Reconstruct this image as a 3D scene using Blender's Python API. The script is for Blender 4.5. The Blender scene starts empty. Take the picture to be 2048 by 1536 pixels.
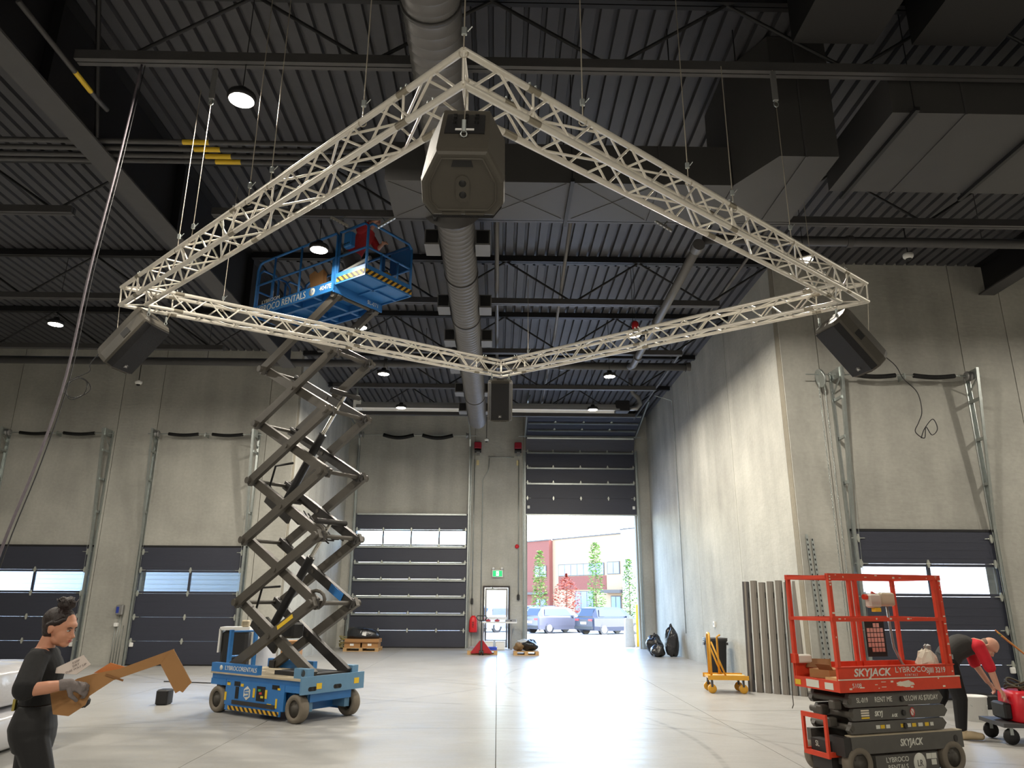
import bpy, math, random
from mathutils import Vector, Matrix
random.seed(7)
sc = bpy.context.scene
COL = sc.collection
PI = math.pi
R = math.radians
V = Vector

# ---------------------------------------------------------------- camera, sky, sun, exposure
cam = bpy.data.objects.new('camera', bpy.data.cameras.new('camera'))
COL.objects.link(cam)
cam.data.sensor_width = 36.0
cam.data.lens = 36.0 * 1461.0 / 2048.0
cam.data.clip_end = 400
cam.matrix_world = (Matrix.Translation((0, 0, 1.745)) @ Matrix.Rotation(-0.0175, 4, 'Z')
                    @ Matrix.Rotation(PI / 2 + 0.286, 4, 'X') @ Matrix.Rotation(0.006, 4, 'Z'))
sc.camera = cam
sc.view_settings.view_transform = 'Standard'
sc.view_settings.look = 'None'
sc.view_settings.gamma = 1.0
sc.view_settings.use_curve_mapping = False
sc.view_settings.exposure = 0.68

world = bpy.data.worlds.new('sky')
sc.world = world
world.use_nodes = True
wn = world.node_tree
wn.nodes.clear()
sky = wn.nodes.new('ShaderNodeTexSky')
sky.sky_type = 'NISHITA'
sky.sun_disc = False
sky.sun_elevation = R(48)
sky.sun_rotation = R(120)
bg = wn.nodes.new('ShaderNodeBackground')
bg.inputs['Strength'].default_value = 1.9
wo = wn.nodes.new('ShaderNodeOutputWorld')
wn.links.new(sky.outputs[0], bg.inputs[0])
wn.links.new(bg.outputs[0], wo.inputs[0])

sun = bpy.data.objects.new('sun', bpy.data.lights.new('sun', 'SUN'))
COL.objects.link(sun)
sun.data.energy = 1.6
sun.data.angle = R(0.6)
sun.data.color = (1.0, 0.95, 0.88)
sun.rotation_euler = V((-0.80, 0.28, -0.88)).to_track_quat('-Z', 'Y').to_euler()

def portal(name, x, y, z, sx, sz):
    """sampling portal in a real opening: emits nothing itself"""
    l = bpy.data.lights.new(name, 'AREA')
    l.shape = 'RECTANGLE'; l.size = sx; l.size_y = sz
    l.cycles.is_portal = True
    o = bpy.data.objects.new(name, l); COL.objects.link(o)
    o.location = (x, y, z); o.rotation_euler = (-PI / 2, 0, 0)
portal('daylight_portal', 3.2, 28.9, 2.45, 4.3, 4.9)
portal('daylight_portal', -3.3, 28.9, 3.9, 4.2, 0.6)

LAMP_W = 170.0
LAMP_COL = (1.0, 0.92, 0.79)

# ---------------------------------------------------------------- helpers
def lin(c):
    return tuple(((x / 255) / 12.92 if x / 255 <= 0.04045 else ((x / 255 + 0.055) / 1.055) ** 2.4) for x in c)

def mat(name, col, rough=0.5, metal=0.0, var=0.0, scale=6.0, bump=0.0, bscale=None, emit=0.0, spec=0.5, stretch=None, objvar=0.0, rvar=0.0):
    m = bpy.data.materials.new(name); m.use_nodes = True
    nt = m.node_tree; n = nt.nodes; L = nt.links
    b = n['Principled BSDF']
    c = lin(col) if max(col) > 1.0 else col
    b.inputs['Base Color'].default_value = (*c, 1)
    b.inputs['Roughness'].default_value = rough
    b.inputs['Metallic'].default_value = metal
    b.inputs['Specular IOR Level'].default_value = spec
    if emit:
        b.inputs['Emission Color'].default_value = (*c, 1); b.inputs['Emission Strength'].default_value = emit
    if var or bump or objvar or rvar:
        tc = n.new('ShaderNodeTexCoord'); mp = n.new('ShaderNodeMapping')
        L.new(tc.outputs['Object'], mp.inputs[0])
        if stretch: mp.inputs['Scale'].default_value = stretch
        nz = n.new('ShaderNodeTexNoise'); nz.inputs['Scale'].default_value = scale; nz.inputs['Detail'].default_value = 6; nz.inputs['Roughness'].default_value = 0.62
        L.new(mp.outputs[0], nz.inputs['Vector'])
        if var or objvar:
            rm = n.new('ShaderNodeMapRange'); rm.inputs[1].default_value = 0.25; rm.inputs[2].default_value = 0.75
            rm.inputs[3].default_value = 1 - var; rm.inputs[4].default_value = 1 + var
            L.new(nz.outputs[0], rm.inputs[0])
            fac = rm.outputs[0]
            if objvar:
                oi = n.new('ShaderNodeObjectInfo'); r2 = n.new('ShaderNodeMapRange')
                r2.inputs[3].default_value = 1 - objvar; r2.inputs[4].default_value = 1 + objvar
                L.new(oi.outputs['Random'], r2.inputs[0])
                mu = n.new('ShaderNodeMath'); mu.operation = 'MULTIPLY'
                L.new(fac, mu.inputs[0]); L.new(r2.outputs[0], mu.inputs[1]); fac = mu.outputs[0]
            vm = n.new('ShaderNodeVectorMath'); vm.operation = 'SCALE'; vm.inputs[0].default_value = c
            L.new(fac, vm.inputs['Scale']); L.new(vm.outputs[0], b.inputs['Base Color'])
        if rvar:
            r3 = n.new('ShaderNodeMapRange'); r3.inputs[1].default_value = 0.3; r3.inputs[2].default_value = 0.7
            r3.inputs[3].default_value = max(0.02, rough - rvar); r3.inputs[4].default_value = rough + rvar
            L.new(nz.outputs[0], r3.inputs[0]); L.new(r3.outputs[0], b.inputs['Roughness'])
        if bump:
            nb = nz
            if bscale:
                nb = n.new('ShaderNodeTexNoise'); nb.inputs['Scale'].default_value = bscale; nb.inputs['Detail'].default_value = 4
                L.new(mp.outputs[0], nb.inputs['Vector'])
            bp = n.new('ShaderNodeBump'); bp.inputs['Strength'].default_value = bump; bp.inputs['Distance'].default_value = 0.02
            L.new(nb.outputs[0], bp.inputs['Height']); L.new(bp.outputs[0], b.inputs['Normal'])
    return m

def wmat(o):
    m = o.matrix_basis.copy()
    while o.parent: o = o.parent; m = o.matrix_basis @ m
    return m

class MB:
    """collects shapes and links them as one mesh object"""
    def __init__(s): s.v = []; s.f = []; s.s = []
    def add(s, vs, fs, sm=False, M=None):
        o = len(s.v)
        for p in vs:
            p = V(p)
            if M is not None: p = M @ p
            s.v.append(p)
        for f in fs: s.f.append([o + i for i in f]); s.s.append(sm)
        return s
    def box(s, x0, x1, y0, y1, z0, z1, M=None):
        return s.add([(x0,y0,z0),(x1,y0,z0),(x1,y1,z0),(x0,y1,z0),(x0,y0,z1),(x1,y0,z1),(x1,y1,z1),(x0,y1,z1)],
                     [(0,3,2,1),(4,5,6,7),(0,1,5,4),(1,2,6,5),(2,3,7,6),(3,0,4,7)], False, M)
    def cbox(s, x0, x1, y0, y1, z0, z1, c, M=None):
        """box with its vertical and horizontal edges chamfered"""
        vs = []; fs = []
        def ring(z, i):
            a, b_, d, e = x0 + i, x1 - i, y0 + i, y1 - i
            return [(a + c, d, z), (b_ - c, d, z), (b_, d + c, z), (b_, e - c, z), (b_ - c, e, z), (a + c, e, z), (a, e - c, z), (a, d + c, z)]
        for z, i in ((z0, c), (z0 + c, 0), (z1 - c, 0), (z1, c)): vs += ring(z, i)
        for k in range(3):
            for i in range(8):
                j = (i + 1) % 8
                fs.append((k*8+i, k*8+j, k*8+8+j, k*8+8+i))
        fs.append(tuple(range(7, -1, -1))); fs.append(tuple(range(24, 32)))
        return s.add(vs, fs, False, M)
    def tube(s, p, q, r, n=10, r2=None, cap=True, sm=True, M=None):
        p, q = V(p), V(q); r2 = r if r2 is None else r2
        d = (q - p)
        if d.length < 1e-7: return s
        qt = d.to_track_quat('Z', 'Y')
        a = []; b = []
        for i in range(n):
            t = 2 * PI * i / n
            w = qt @ V((math.cos(t), math.sin(t), 0))
            a.append(p + w * r); b.append(q + w * r2)
        s.add(a + b, [(i, (i + 1) % n, n + (i + 1) % n, n + i) for i in range(n)], sm, M)
        if cap: s.add(a + b, [tuple(range(n - 1, -1, -1)), tuple(range(n, 2 * n))], False, M)
        return s
    def path(s, pts, r, n=8, sm=True, closed=False, M=None):
        pts = [V(p) for p in pts]; N = len(pts)
        rs = r if isinstance(r, (list, tuple)) else [r] * N
        vs = []; prev = None
        for i, p in enumerate(pts):
            a = pts[i - 1] if (i > 0 or closed) else p
            b = pts[(i + 1) % N] if (i < N - 1 or closed) else p
            t = (b - a).normalized()
            if prev is None: x = t.orthogonal().normalized()
            else:
                x = prev - t * prev.dot(t)
                x = x.normalized() if x.length > 1e-6 else t.orthogonal().normalized()
            prev = x; y = t.cross(x)
            for k in range(n):
                g = 2 * PI * k / n
                vs.append(p + (x * math.cos(g) + y * math.sin(g)) * rs[i])
        fs = []
        for i in range(N if closed else N - 1):
            j = (i + 1) % N
            for k in range(n): fs.append((i*n+k, i*n+(k+1)%n, j*n+(k+1)%n, j*n+k))
        if not closed:
            fs.append(tuple(range(n - 1, -1, -1))); fs.append(tuple((N-1)*n + k for k in range(n)))
        return s.add(vs, fs, sm, M)
    def bar(s, p, q, w, h, up=(0, 0, 1), M=None):
        """rectangular bar from p to q: w across, h along up"""
        p, q, up = V(p), V(q), V(up)
        t = (q - p).normalized(); x = t.cross(up)
        if x.length < 1e-5: x = t.orthogonal()
        x.normalize(); y = x.cross(t).normalized()
        vs = []
        for c in (p, q):
            for a, b in ((-1, -1), (1, -1), (1, 1), (-1, 1)): vs.append(c + x * (a * w / 2) + y * (b * h / 2))
        return s.add(vs, [(0,3,2,1),(4,5,6,7),(0,1,5,4),(1,2,6,5),(2,3,7,6),(3,0,4,7)], False, M)
    def lathe(s, prof, n=20, M=None, sm=True):
        """prof: list of (radius, z); revolved about local Z"""
        vs = [(r * math.cos(2*PI*k/n), r * math.sin(2*PI*k/n), z) for r, z in prof for k in range(n)]
        fs = [(i*n+k, i*n+(k+1)%n, (i+1)*n+(k+1)%n, (i+1)*n+k) for i in range(len(prof)-1) for k in range(n)]
        if prof[0][0] > 1e-6: fs.append(tuple(range(n - 1, -1, -1)))
        if prof[-1][0] > 1e-6: fs.append(tuple((len(prof)-1)*n + k for k in range(n)))
        return s.add(vs, fs, sm, M)
    def prism(s, poly, z0, z1, M=None, sm=False):
        n = len(poly)
        vs = [(x, y, z0) for x, y in poly] + [(x, y, z1) for x, y in poly]
        s.add(vs, [(i, (i+1)%n, n+(i+1)%n, n+i) for i in range(n)], sm, M)
        return s.add(vs, [tuple(range(n-1, -1, -1)), tuple(range(n, 2*n))], False, M)
    def ell(s, c, r, n=16, m=10, M=None):
        vs = []; fs = []
        r = r if isinstance(r, (tuple, list)) else (r, r, r)
        for i in range(m + 1):
            a = PI * i / m
            for k in range(n):
                b = 2 * PI * k / n
                vs.append((c[0]+r[0]*math.sin(a)*math.cos(b), c[1]+r[1]*math.sin(a)*math.sin(b), c[2]-r[2]*math.cos(a)))
        for i in range(m):
            for k in range(n): fs.append((i*n+k, i*n+(k+1)%n, (i+1)*n+(k+1)%n, (i+1)*n+k))
        return s.add(vs, fs, True, M)
    def loft(s, rings, sm=True, cap=True, M=None):
        n = len(rings[0]); vs = [p for r_ in rings for p in r_]
        fs = [(i*n+k, i*n+(k+1)%n, (i+1)*n+(k+1)%n, (i+1)*n+k) for i in range(len(rings)-1) for k in range(n)]
        if cap: fs += [tuple(range(n-1, -1, -1)), tuple((len(rings)-1)*n+k for k in range(n))]
        return s.add(vs, fs, sm, M)
    def mesh(s, name, m):
        me = bpy.data.meshes.new(name)
        me.from_pydata([tuple(p) for p in s.v], [], s.f)
        me.polygons.foreach_set('use_smooth', s.s)
        if m is not None: me.materials.append(m)
        me.validate(); me.update()
        return me
    def build(s, name, m, parent=None, world=False, kind=None, label=None):
        if world and parent is not None:
            inv = wmat(parent).inverted()
            s.v = [inv @ p for p in s.v]
        o = bpy.data.objects.new(name, s.mesh(name, m)); COL.objects.link(o)
        if parent is not None: o.parent = parent
        if kind: o['kind'] = kind
        if label: o['label'] = label
        return o

def tag(o, label, cat, group=None, kind=None):
    o['label'] = label; o['category'] = cat
    if group: o['group'] = group
    if kind: o['kind'] = kind
    return o
def thing(name, label, cat, loc=(0,0,0), rz=0.0, group=None, M=None):
    o = bpy.data.objects.new(name, None); COL.objects.link(o)
    o.empty_display_size = 0.1
    o.matrix_basis = M if M is not None else Matrix.Translation(loc) @ Matrix.Rotation(rz, 4, 'Z')
    return tag(o, label, cat, group)
def struct(name, loc=(0,0,0), label=None):
    o = bpy.data.objects.new(name, None); COL.objects.link(o); o.location = loc; o.empty_display_size = 0.1
    o['kind'] = 'structure'
    if label: o['label'] = label
    return o
def inst(src, name, parent, M):
    """another object on the same mesh data"""
    me = src if isinstance(src, bpy.types.Mesh) else src.data
    o = bpy.data.objects.new(name, me); COL.objects.link(o)
    o.parent = parent; o.matrix_basis = M
    return o
def copy_tree(o, parent=None):
    c = o.copy(); COL.objects.link(c)
    if parent is not None: c.parent = parent
    for ch in list(o.children): copy_tree(ch, c)
    return c
def alongM(p, q):
    """matrix that puts a unit +Z mesh between p and q"""
    p, q = V(p), V(q); d = q - p
    return Matrix.Translation(p) @ d.to_track_quat('Z', 'Y').to_matrix().to_4x4() @ Matrix.Diagonal((1, 1, d.length, 1))
def frame(o, x, y, z=None):
    """matrix with columns x, y, z at origin o"""
    x = V(x).normalized(); y = V(y); y = (y - x * y.dot(x)).normalized(); z = x.cross(y)
    return Matrix(((x.x, y.x, z.x, o[0]), (x.y, y.y, z.y, o[1]), (x.z, y.z, z.z, o[2]), (0, 0, 0, 1)))
def text(name, s, size, m, parent, M, ext=0.0015, sx=1.0, bold=0.0, align='CENTER', label=None, shear=0.0):
    c = bpy.data.curves.new(name, 'FONT'); c.body = s; c.size = size; c.extrude = ext; c.offset = bold
    c.align_x = align; c.align_y = 'CENTER'; c.resolution_u = 3; c.shear = shear
    t = bpy.data.objects.new('tmp_text', c); COL.objects.link(t)
    bpy.context.view_layer.update()
    me = bpy.data.meshes.new_from_object(t.evaluated_get(bpy.context.evaluated_depsgraph_get()))
    bpy.data.objects.remove(t); bpy.data.curves.remove(c)
    me.materials.clear(); me.materials.append(m); me.name = name
    o = bpy.data.objects.new(name, me); COL.objects.link(o); o.parent = parent
    o.matrix_basis = M @ Matrix.Diagonal((sx, 1, 1, 1))
    if label: o['label'] = label
    return o
def cr(pts, n=6):
    """smooth curve through the points"""
    P = [V(p) for p in pts]; P = [P[0]*2 - P[1]] + P + [P[-1]*2 - P[-2]]; out = []
    for i in range(1, len(P) - 2):
        a, b, c, d = P[i-1], P[i], P[i+1], P[i+2]
        for k in range(n):
            t = k / n
            out.append(.5*((2*b) + (c-a)*t + (2*a-5*b+4*c-d)*t*t + (3*b-a-3*c+d)*t*t*t))
    out.append(P[-2]); return out
def ellring(c, ax, ay, rx, ry, n=20, p=2.0):
    """superellipse ring of points about c in the plane of ax, ay"""
    c, ax, ay = V(c), V(ax), V(ay); out = []
    for k in range(n):
        t = 2 * PI * k / n; a, b = math.cos(t), math.sin(t)
        a = math.copysign(abs(a) ** (2 / p), a); b = math.copysign(abs(b) ** (2 / p), b)
        out.append(c + ax * (a * rx) + ay * (b * ry))
    return out

# ---------------------------------------------------------------- materials
def concrete(name, col, streak=0.10, bumpy=0.25):
    m = bpy.data.materials.new(name); m.use_nodes = True
    nt = m.node_tree; n = nt.nodes; L = nt.links; b = n['Principled BSDF']; b.inputs['Roughness'].default_value = 0.8
    b.inputs['Specular IOR Level'].default_value = 0.3
    g = n.new('ShaderNodeNewGeometry')
    def nz(scale, sc3, det=5):
        mp = n.new('ShaderNodeMapping'); mp.inputs['Scale'].default_value = sc3; L.new(g.outputs['Position'], mp.inputs[0])
        t = n.new('ShaderNodeTexNoise'); t.inputs['Scale'].default_value = scale; t.inputs['Detail'].default_value = det; L.new(mp.outputs[0], t.inputs['Vector'])
        return t
    a, st, fi = nz(0.8, (1, 1, 1)), nz(1.6, (1.3, 1.3, 0.12)), nz(14, (1, 1, 1))
    wv = nz(5.0, (1, 1, 3.0), 2)
    def rng(t, lo, hi):
        r = n.new('ShaderNodeMapRange'); r.inputs[1].default_value = 0.3; r.inputs[2].default_value = 0.7; r.inputs[3].default_value = lo; r.inputs[4].default_value = hi
        L.new(t.outputs[0], r.inputs[0]); return r.outputs[0]
    def mul(x, y):
        k = n.new('ShaderNodeMath'); k.operation = 'MULTIPLY'; L.new(x, k.inputs[0]); L.new(y, k.inputs[1]); return k.outputs[0]
    oi = n.new('ShaderNodeObjectInfo'); r2 = n.new('ShaderNodeMapRange'); r2.inputs[3].default_value = 0.95; r2.inputs[4].default_value = 1.05
    L.new(oi.outputs['Random'], r2.inputs[0])
    f = mul(mul(mul(rng(a, 0.86, 1.12), rng(st, 1 - streak, 1 + streak)), rng(fi, 0.95, 1.05)), r2.outputs[0])
    vm = n.new('ShaderNodeVectorMath'); vm.operation = 'SCALE'; vm.inputs[0].default_value = lin(col)
    L.new(f, vm.inputs['Scale']); L.new(vm.outputs[0], b.inputs['Base Color'])
    bp = n.new('ShaderNodeBump'); bp.inputs['Strength'].default_value = bumpy; bp.inputs['Distance'].default_value = 0.02
    L.new(wv.outputs[0], bp.inputs['Height']); L.new(bp.outputs[0], b.inputs['Normal'])
    return m

def floor_mat():
    m = bpy.data.materials.new('polished_concrete'); m.use_nodes = True
    nt = m.node_tree; n = nt.nodes; L = nt.links; b = n['Principled BSDF']
    g = n.new('ShaderNodeNewGeometry')
    def nz(scale, sc3, det=6, rough=0.6):
        mp = n.new('ShaderNodeMapping'); mp.inputs['Scale'].default_value = sc3; L.new(g.outputs['Position'], mp.inputs[0])
        t = n.new('ShaderNodeTexNoise'); t.inputs['Scale'].default_value = scale; t.inputs['Detail'].default_value = det; t.inputs['Roughness'].default_value = rough
        L.new(mp.outputs[0], t.inputs['Vector']); return t
    def rng(t, lo, hi, a=0.3, c=0.7):
        r = n.new('ShaderNodeMapRange'); r.inputs[1].default_value = a; r.inputs[2].default_value = c; r.inputs[3].default_value = lo; r.inputs[4].default_value = hi
        L.new(t, r.inputs[0]); return r.outputs[0]
    def op(o, x, y):
        k = n.new('ShaderNodeMath'); k.operation = o
        for i, q in enumerate((x, y)):
            if isinstance(q, float): k.inputs[i].default_value = q
            else: L.new(q, k.inputs[i])
        return k.outputs[0]
    big, dust, fine = nz(0.45, (1, 1, 1)), nz(2.2, (0.6, 2.2, 1)), nz(24, (1, 1, 1), 3)
    f = op('MULTIPLY', op('MULTIPLY', rng(big.outputs[0], 0.9, 1.08), rng(dust.outputs[0], 0.965, 1.03)), rng(fine.outputs[0], 0.96, 1.04))
    # tyre marks: thin arcs about a few turning centres
    sx = n.new('ShaderNodeSeparateXYZ'); L.new(g.outputs['Position'], sx.inputs[0])
    for cx, cy, r0, w in ((9.5, 17.5, 8.2, 0.05), (9.5, 17.5, 9.35, 0.045), (-6.0, 10.0, 8.6, 0.05), (-6.5, 9.0, 10.1, 0.04), (12.0, 25.0, 10.6, 0.05), (4.0, 30.0, 17.0, 0.06), (-12, 24, 14.2, .05)):
        dx = op('SUBTRACT', sx.outputs[0], float(cx)); dy = op('SUBTRACT', sx.outputs[1], float(cy))
        rr = op('POWER', op('ADD', op('MULTIPLY', dx, dx), op('MULTIPLY', dy, dy)), 0.5)
        e = op('DIVIDE', op('ABSOLUTE', op('SUBTRACT', rr, float(r0)), 0.0), float(w))
        mk = op('MULTIPLY', rng(e, 1.0, 0.0, 0.4, 1.0), rng(dust.outputs[0], 0.05, 0.34, 0.35, 0.65))
        f = op('MULTIPLY', f, op('SUBTRACT', 1.0, mk))
    vm = n.new('ShaderNodeVectorMath'); vm.operation = 'SCALE'; vm.inputs[0].default_value = lin((160, 159, 156))
    L.new(f, vm.inputs['Scale']); L.new(vm.outputs[0], b.inputs['Base Color'])
    b.inputs['Specular IOR Level'].default_value = 0.24
    L.new(rng(dust.outputs[0], 0.28, 0.42), b.inputs['Roughness'])
    bp = n.new('ShaderNodeBump'); bp.inputs['Strength'].default_value = 0.08; bp.inputs['Distance'].default_value = 0.02
    wv = nz(3.0, (0.7, 3.0, 1), 3)
    L.new(wv.outputs[0], bp.inputs['Height']); L.new(bp.outputs[0], b.inputs['Normal'])
    return m

def glass_mat(name, tint=(0.92, 0.96, 1.0), gloss=0.08):
    m = bpy.data.materials.new(name); m.use_nodes = True
    nt = m.node_tree; n = nt.nodes; n.clear(); L = nt.links
    t = n.new('ShaderNodeBsdfTransparent'); t.inputs[0].default_value = (*tint, 1)
    gl = n.new('ShaderNodeBsdfGlossy'); gl.inputs['Roughness'].default_value = 0.03
    mx = n.new('ShaderNodeMixShader'); mx.inputs[0].default_value = gloss
    o = n.new('ShaderNodeOutputMaterial')
    L.new(t.outputs[0], mx.inputs[1]); L.new(gl.outputs[0], mx.inputs[2]); L.new(mx.outputs[0], o.inputs[0])
    return m

m_conc = concrete('tilt_up_concrete', (168, 167, 160))
m_conc2 = concrete('joint_concrete', (128, 122, 108))
m_floor = floor_mat()
m_deck = mat('painted_deck', (72, 72, 76), 0.55, 0, var=0.12, scale=3)
m_steel_blk = mat('black_painted_steel', (24, 24, 27), 0.5, 0, var=0.1)
m_steel_gry = mat('grey_painted_steel', (70, 69, 70), 0.5, 0, var=0.1)
m_galv = mat('galvanised_steel', (172, 178, 176), 0.38, 0.85, var=0.12, scale=9)
m_duct = mat('galvanised_duct', (104, 103, 103), 0.5, 0.3, var=0.08, scale=3)
m_duct_rect = mat('sheet_metal_duct', (74, 73, 73), 0.5, 0.2, var=0.06, scale=2)
m_duct_blk = mat('black_wrapped_duct', (20, 20, 21), 0.6)
m_panel = mat('charcoal_door_panel', (52, 55, 68), 0.45, 0, var=0.06, scale=20, bump=0.15, bscale=60, stretch=(0.2, 1, 4))
m_alu = mat('brushed_aluminium', (214, 210, 200), 0.32, 0.75, var=0.05, scale=12)
m_alu_dk = mat('dull_aluminium', (150, 150, 150), 0.4, 0.6)
m_white = mat('white_paint', (225, 225, 222), 0.5)
m_black = mat('black_plastic', (22, 22, 24), 0.5)
m_glass = glass_mat('window_glass')
m_yel = mat('yellow_sticker', (216, 180, 42), 0.5)
# ================================================================ the setting
DECK = 8.80
XL0, XR0, YN = -17.0, 14.5, -12.0           # room extents beyond the frame
YB, YL, YR, XS = 28.5, 20.8, 14.45, 5.9     # back wall, left and right frontal walls, side walls of the bay

# floor: sub-base with sawn slabs
fl = MB().box(XL0, XR0, YN, 28.75, -0.30, -0.02).build('floor', m_conc2, kind='structure')
fl['label'] = 'pale polished concrete floor slab with sawn joints and tyre marks'
gx = [XL0, -13.5, -10.1, -6.75, -3.37, 0.0, 3.36, 6.7, 10.1, XR0]; gy = [YN, -5.6, 0.0, 5.6, 11.2, 16.8, 22.4, 28.75]
for i in range(len(gx) - 1):
    for j in range(len(gy) - 1):
        if (gx[i] >= 6.7 or gx[i] < -6.75) and gy[j] > 22: continue
        MB().box(gx[i] + .004, gx[i+1] - .004, gy[j] + .004, gy[j+1] - .004, -0.02, 0.0).build('slab', m_floor, fl)

def wall(name, origin, udir, ndir, length, H, openings, joints, label):
    """backing wall with openings (u0,u1,z0,z1) plus proud concrete panels between vertical joints.
    u runs along udir, ndir points into the room; panel fronts lie on the plane through origin"""
    o, u, n = V(origin), V(udir), V(ndir)
    M = Matrix(((u.x, n.x, 0, o.x), (u.y, n.y, 0, o.y), (0, 0, 1, o.z), (0, 0, 0, 1)))
    def cells(a, b, y0, y1, mb, ops):
        zs = sorted({0.0, H} | {z for q in ops for z in q[2:]}); us = sorted({a, b} | {x for q in ops for x in q[:2] if a < x < b})
        for i in range(len(us) - 1):
            run = None
            for k in range(len(zs) - 1):
                cu, cz = (us[i] + us[i+1]) / 2, (zs[k] + zs[k+1]) / 2
                hole = any(q[0] < cu < q[1] and q[2] < cz < q[3] for q in ops)
                if not hole: run = (zs[k] if run is None else run[0], zs[k+1])
                if (hole or k == len(zs) - 2) and run: mb.box(us[i], us[i+1], y0, y1, run[0], run[1], M); run = None
                if hole: run = None
        return mb
    w = cells(0, length, -0.25, -0.03, MB(), openings).build(name, m_conc2, kind='structure')
    w['label'] = label
    js = [0.0] + list(joints) + [length]
    for a, b in zip(js, js[1:]):
        cells(a + .008, b - .008, -0.035, 0.0, MB(), openings).build('concrete_panel', m_conc, w)
    return w
HT = 8.95
wall('wall_back', (-XS - .25, YB, 0), (1, 0, 0), (0, -1, 0), 2*XS + .5, HT,
     [(0.75, 4.91, 0, 4.82), (7.27, 11.45, 0, 4.90), (5.63, 6.55, 0, 2.17)], [5.2, 7.11], 'grey concrete back wall of the loading bay around two tall doors')
XW = XL0 - .25
wall('wall_left', (XW, YL, 0), (1, 0, 0), (0, -1, 0), -XS - XW, HT,
     [(-9.72 - XW, -7.03 - XW, 0, 3.03), (-13.92 - XW, -11.23 - XW, 0, 3.03)],
     [-14.05 - XW, -11.02 - XW, -9.88 - XW, -6.72 - XW], 'warm lit concrete wall holding two dark dock doors')
wall('wall_left_return', (-XS, YL + .25, 0), (0, 1, 0), (1, 0, 0), YB - YL - .25, HT, [], [1.9, 3.8, 5.7], 'pale concrete side wall behind the blue lift')
wall('wall_right_return', (XS, YB, 0), (0, -1, 0), (-1, 0, 0), YB - YR - .25, HT, [], [4.65, 6.6, 10.4], 'tall daylit concrete side wall with vertical joints')
XQ = XS
wall('wall_right', (XQ, YR, 0), (1, 0, 0), (0, -1, 0), XR0 + .25 - XQ, HT,
     [(7.0 - XQ, 9.64 - XQ, 0, 3.02)], [6.68 - XQ, 9.76 - XQ, 10.8 - XQ], 'warm lit concrete wall around the right dock door')
wall('wall_far_left', (XL0, YN, 0), (0, 1, 0), (1, 0, 0), YL - YN, HT, [], [6, 12, 18, 24], 'concrete side wall of the hall beyond the left of the picture')
wall('wall_far_right', (XR0, YR, 0), (0, -1, 0), (-1, 0, 0), YR - YN, HT, [], [6, 12, 18], 'concrete side wall of the hall beyond the right of the picture')
wall('wall_near', (XR0 + .25, YN, 0), (-1, 0, 0), (0, 1, 0), XR0 - XL0 + .5, HT, [], [6, 12, 18, 24], 'concrete wall behind the camera')

# ceiling: fluted steel deck, flutes along Y
def deck(name, x0, x1, y0, y1):
    mb = MB(); p = 0.225; x = x0; prof = []
    while x < x1 - p:
        prof += [(x, DECK), (x + .150, DECK), (x + .163, DECK + .075), (x + .212, DECK + .075)]; x += p
    prof += [(x, DECK), (x1, DECK)]
    vs = [(a, y0, z) for a, z in prof] + [(a, y1, z) for a, z in prof]; n = len(prof)
    mb.add(vs, [(i, n + i, n + i + 1, i + 1) for i in range(n - 1)])
    return mb.build(name, m_deck, kind='structure')
ce = deck('ceiling', XL0, XR0, YN, YR + .25); ce['label'] = 'dark painted fluted steel roof deck'
deck('ceiling_bay', -XS - .25, XS + .25, YR + .25, YB + .25)['label'] = 'dark fluted steel roof deck over the loading bay'
deck('ceiling_left', XL0, -XS - .25, YR + .25, YL + .25)['label'] = 'dark fluted steel roof deck above the left dock doors'
MB().box(XL0 - .3, XR0 + .3, YN - .3, 29.0, DECK + .09, DECK + .3).build('roof_slab', m_steel_blk, kind='structure')['label'] = 'roof build-up above the steel deck'

# open web joists across the hall, one thing each
unit_tube = MB().tube((0,0,0), (0,0,1), 0.022, 8).mesh('web', m_steel_blk)
def joist(y, x0, x1, b0, b1, step, label, off=0.0):
    t = thing('roof_joist', label, 'joist', ((x0+x1)/2, y, 7.69), group='open web roof joists')
    MB().box(x0, x1, y-.07, y-.008, 8.66, 8.79).box(x0, x1, y+.008, y+.07, 8.66, 8.79).build('top_chord', m_steel_blk, t, True)
    mb = MB().box(b0, b1, y-.065, y-.008, 7.69, 7.81).box(b0, b1, y+.008, y+.065, 7.69, 7.81)
    mb.build('bottom_chord', m_steel_gry, t, True)
    inv = t.matrix_basis.inverted()
    x = b0 + .25 + off; k = 0
    if x - step > x0: inst(unit_tube, 'web', t, inv @ alongM((x - step, y, 8.68), (x, y, 7.75)))
    while x + step * 2 < b1 + .1:
        inst(unit_tube, 'web', t, inv @ alongM((x, y, 7.75), (x + step, y, 8.68)))
        inst(unit_tube, 'web', t, inv @ alongM((x + step, y, 8.68), (x + 2*step, y, 7.75))); x += 2*step
    if x + step < x1: inst(unit_tube, 'web', t, inv @ alongM((x, y, 7.75), (x + step, y, 8.68)))
    return t
joist(3.7, -5.3, 14.2, -4.95, 13.0, 1.42, 'black steel roof joist almost overhead at the top edge of the picture')
joist(7.17, -5.3, 14.2, -4.95, 13.0, 1.42, 'black steel roof joist crossing above the near corner of the truss', .3)
joist(10.72, -5.3, 14.2, -4.7, 13.0, 1.42, 'black steel roof joist just behind the flat rectangular duct', .1)
joist(14.28, -5.3, 5.85, -4.6, 4.62, 1.42, 'black steel roof joist above the far corner of the truss', .2)
joist(17.5, -5.85, 5.85, -4.6, 4.62, 1.42, 'black steel roof joist just in front of the thick cross pipe', .2)
joist(20.75, -5.85, 5.85, -4.9, 4.62, 1.42, 'black steel roof joist in front of the tube heater', .2)
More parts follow.
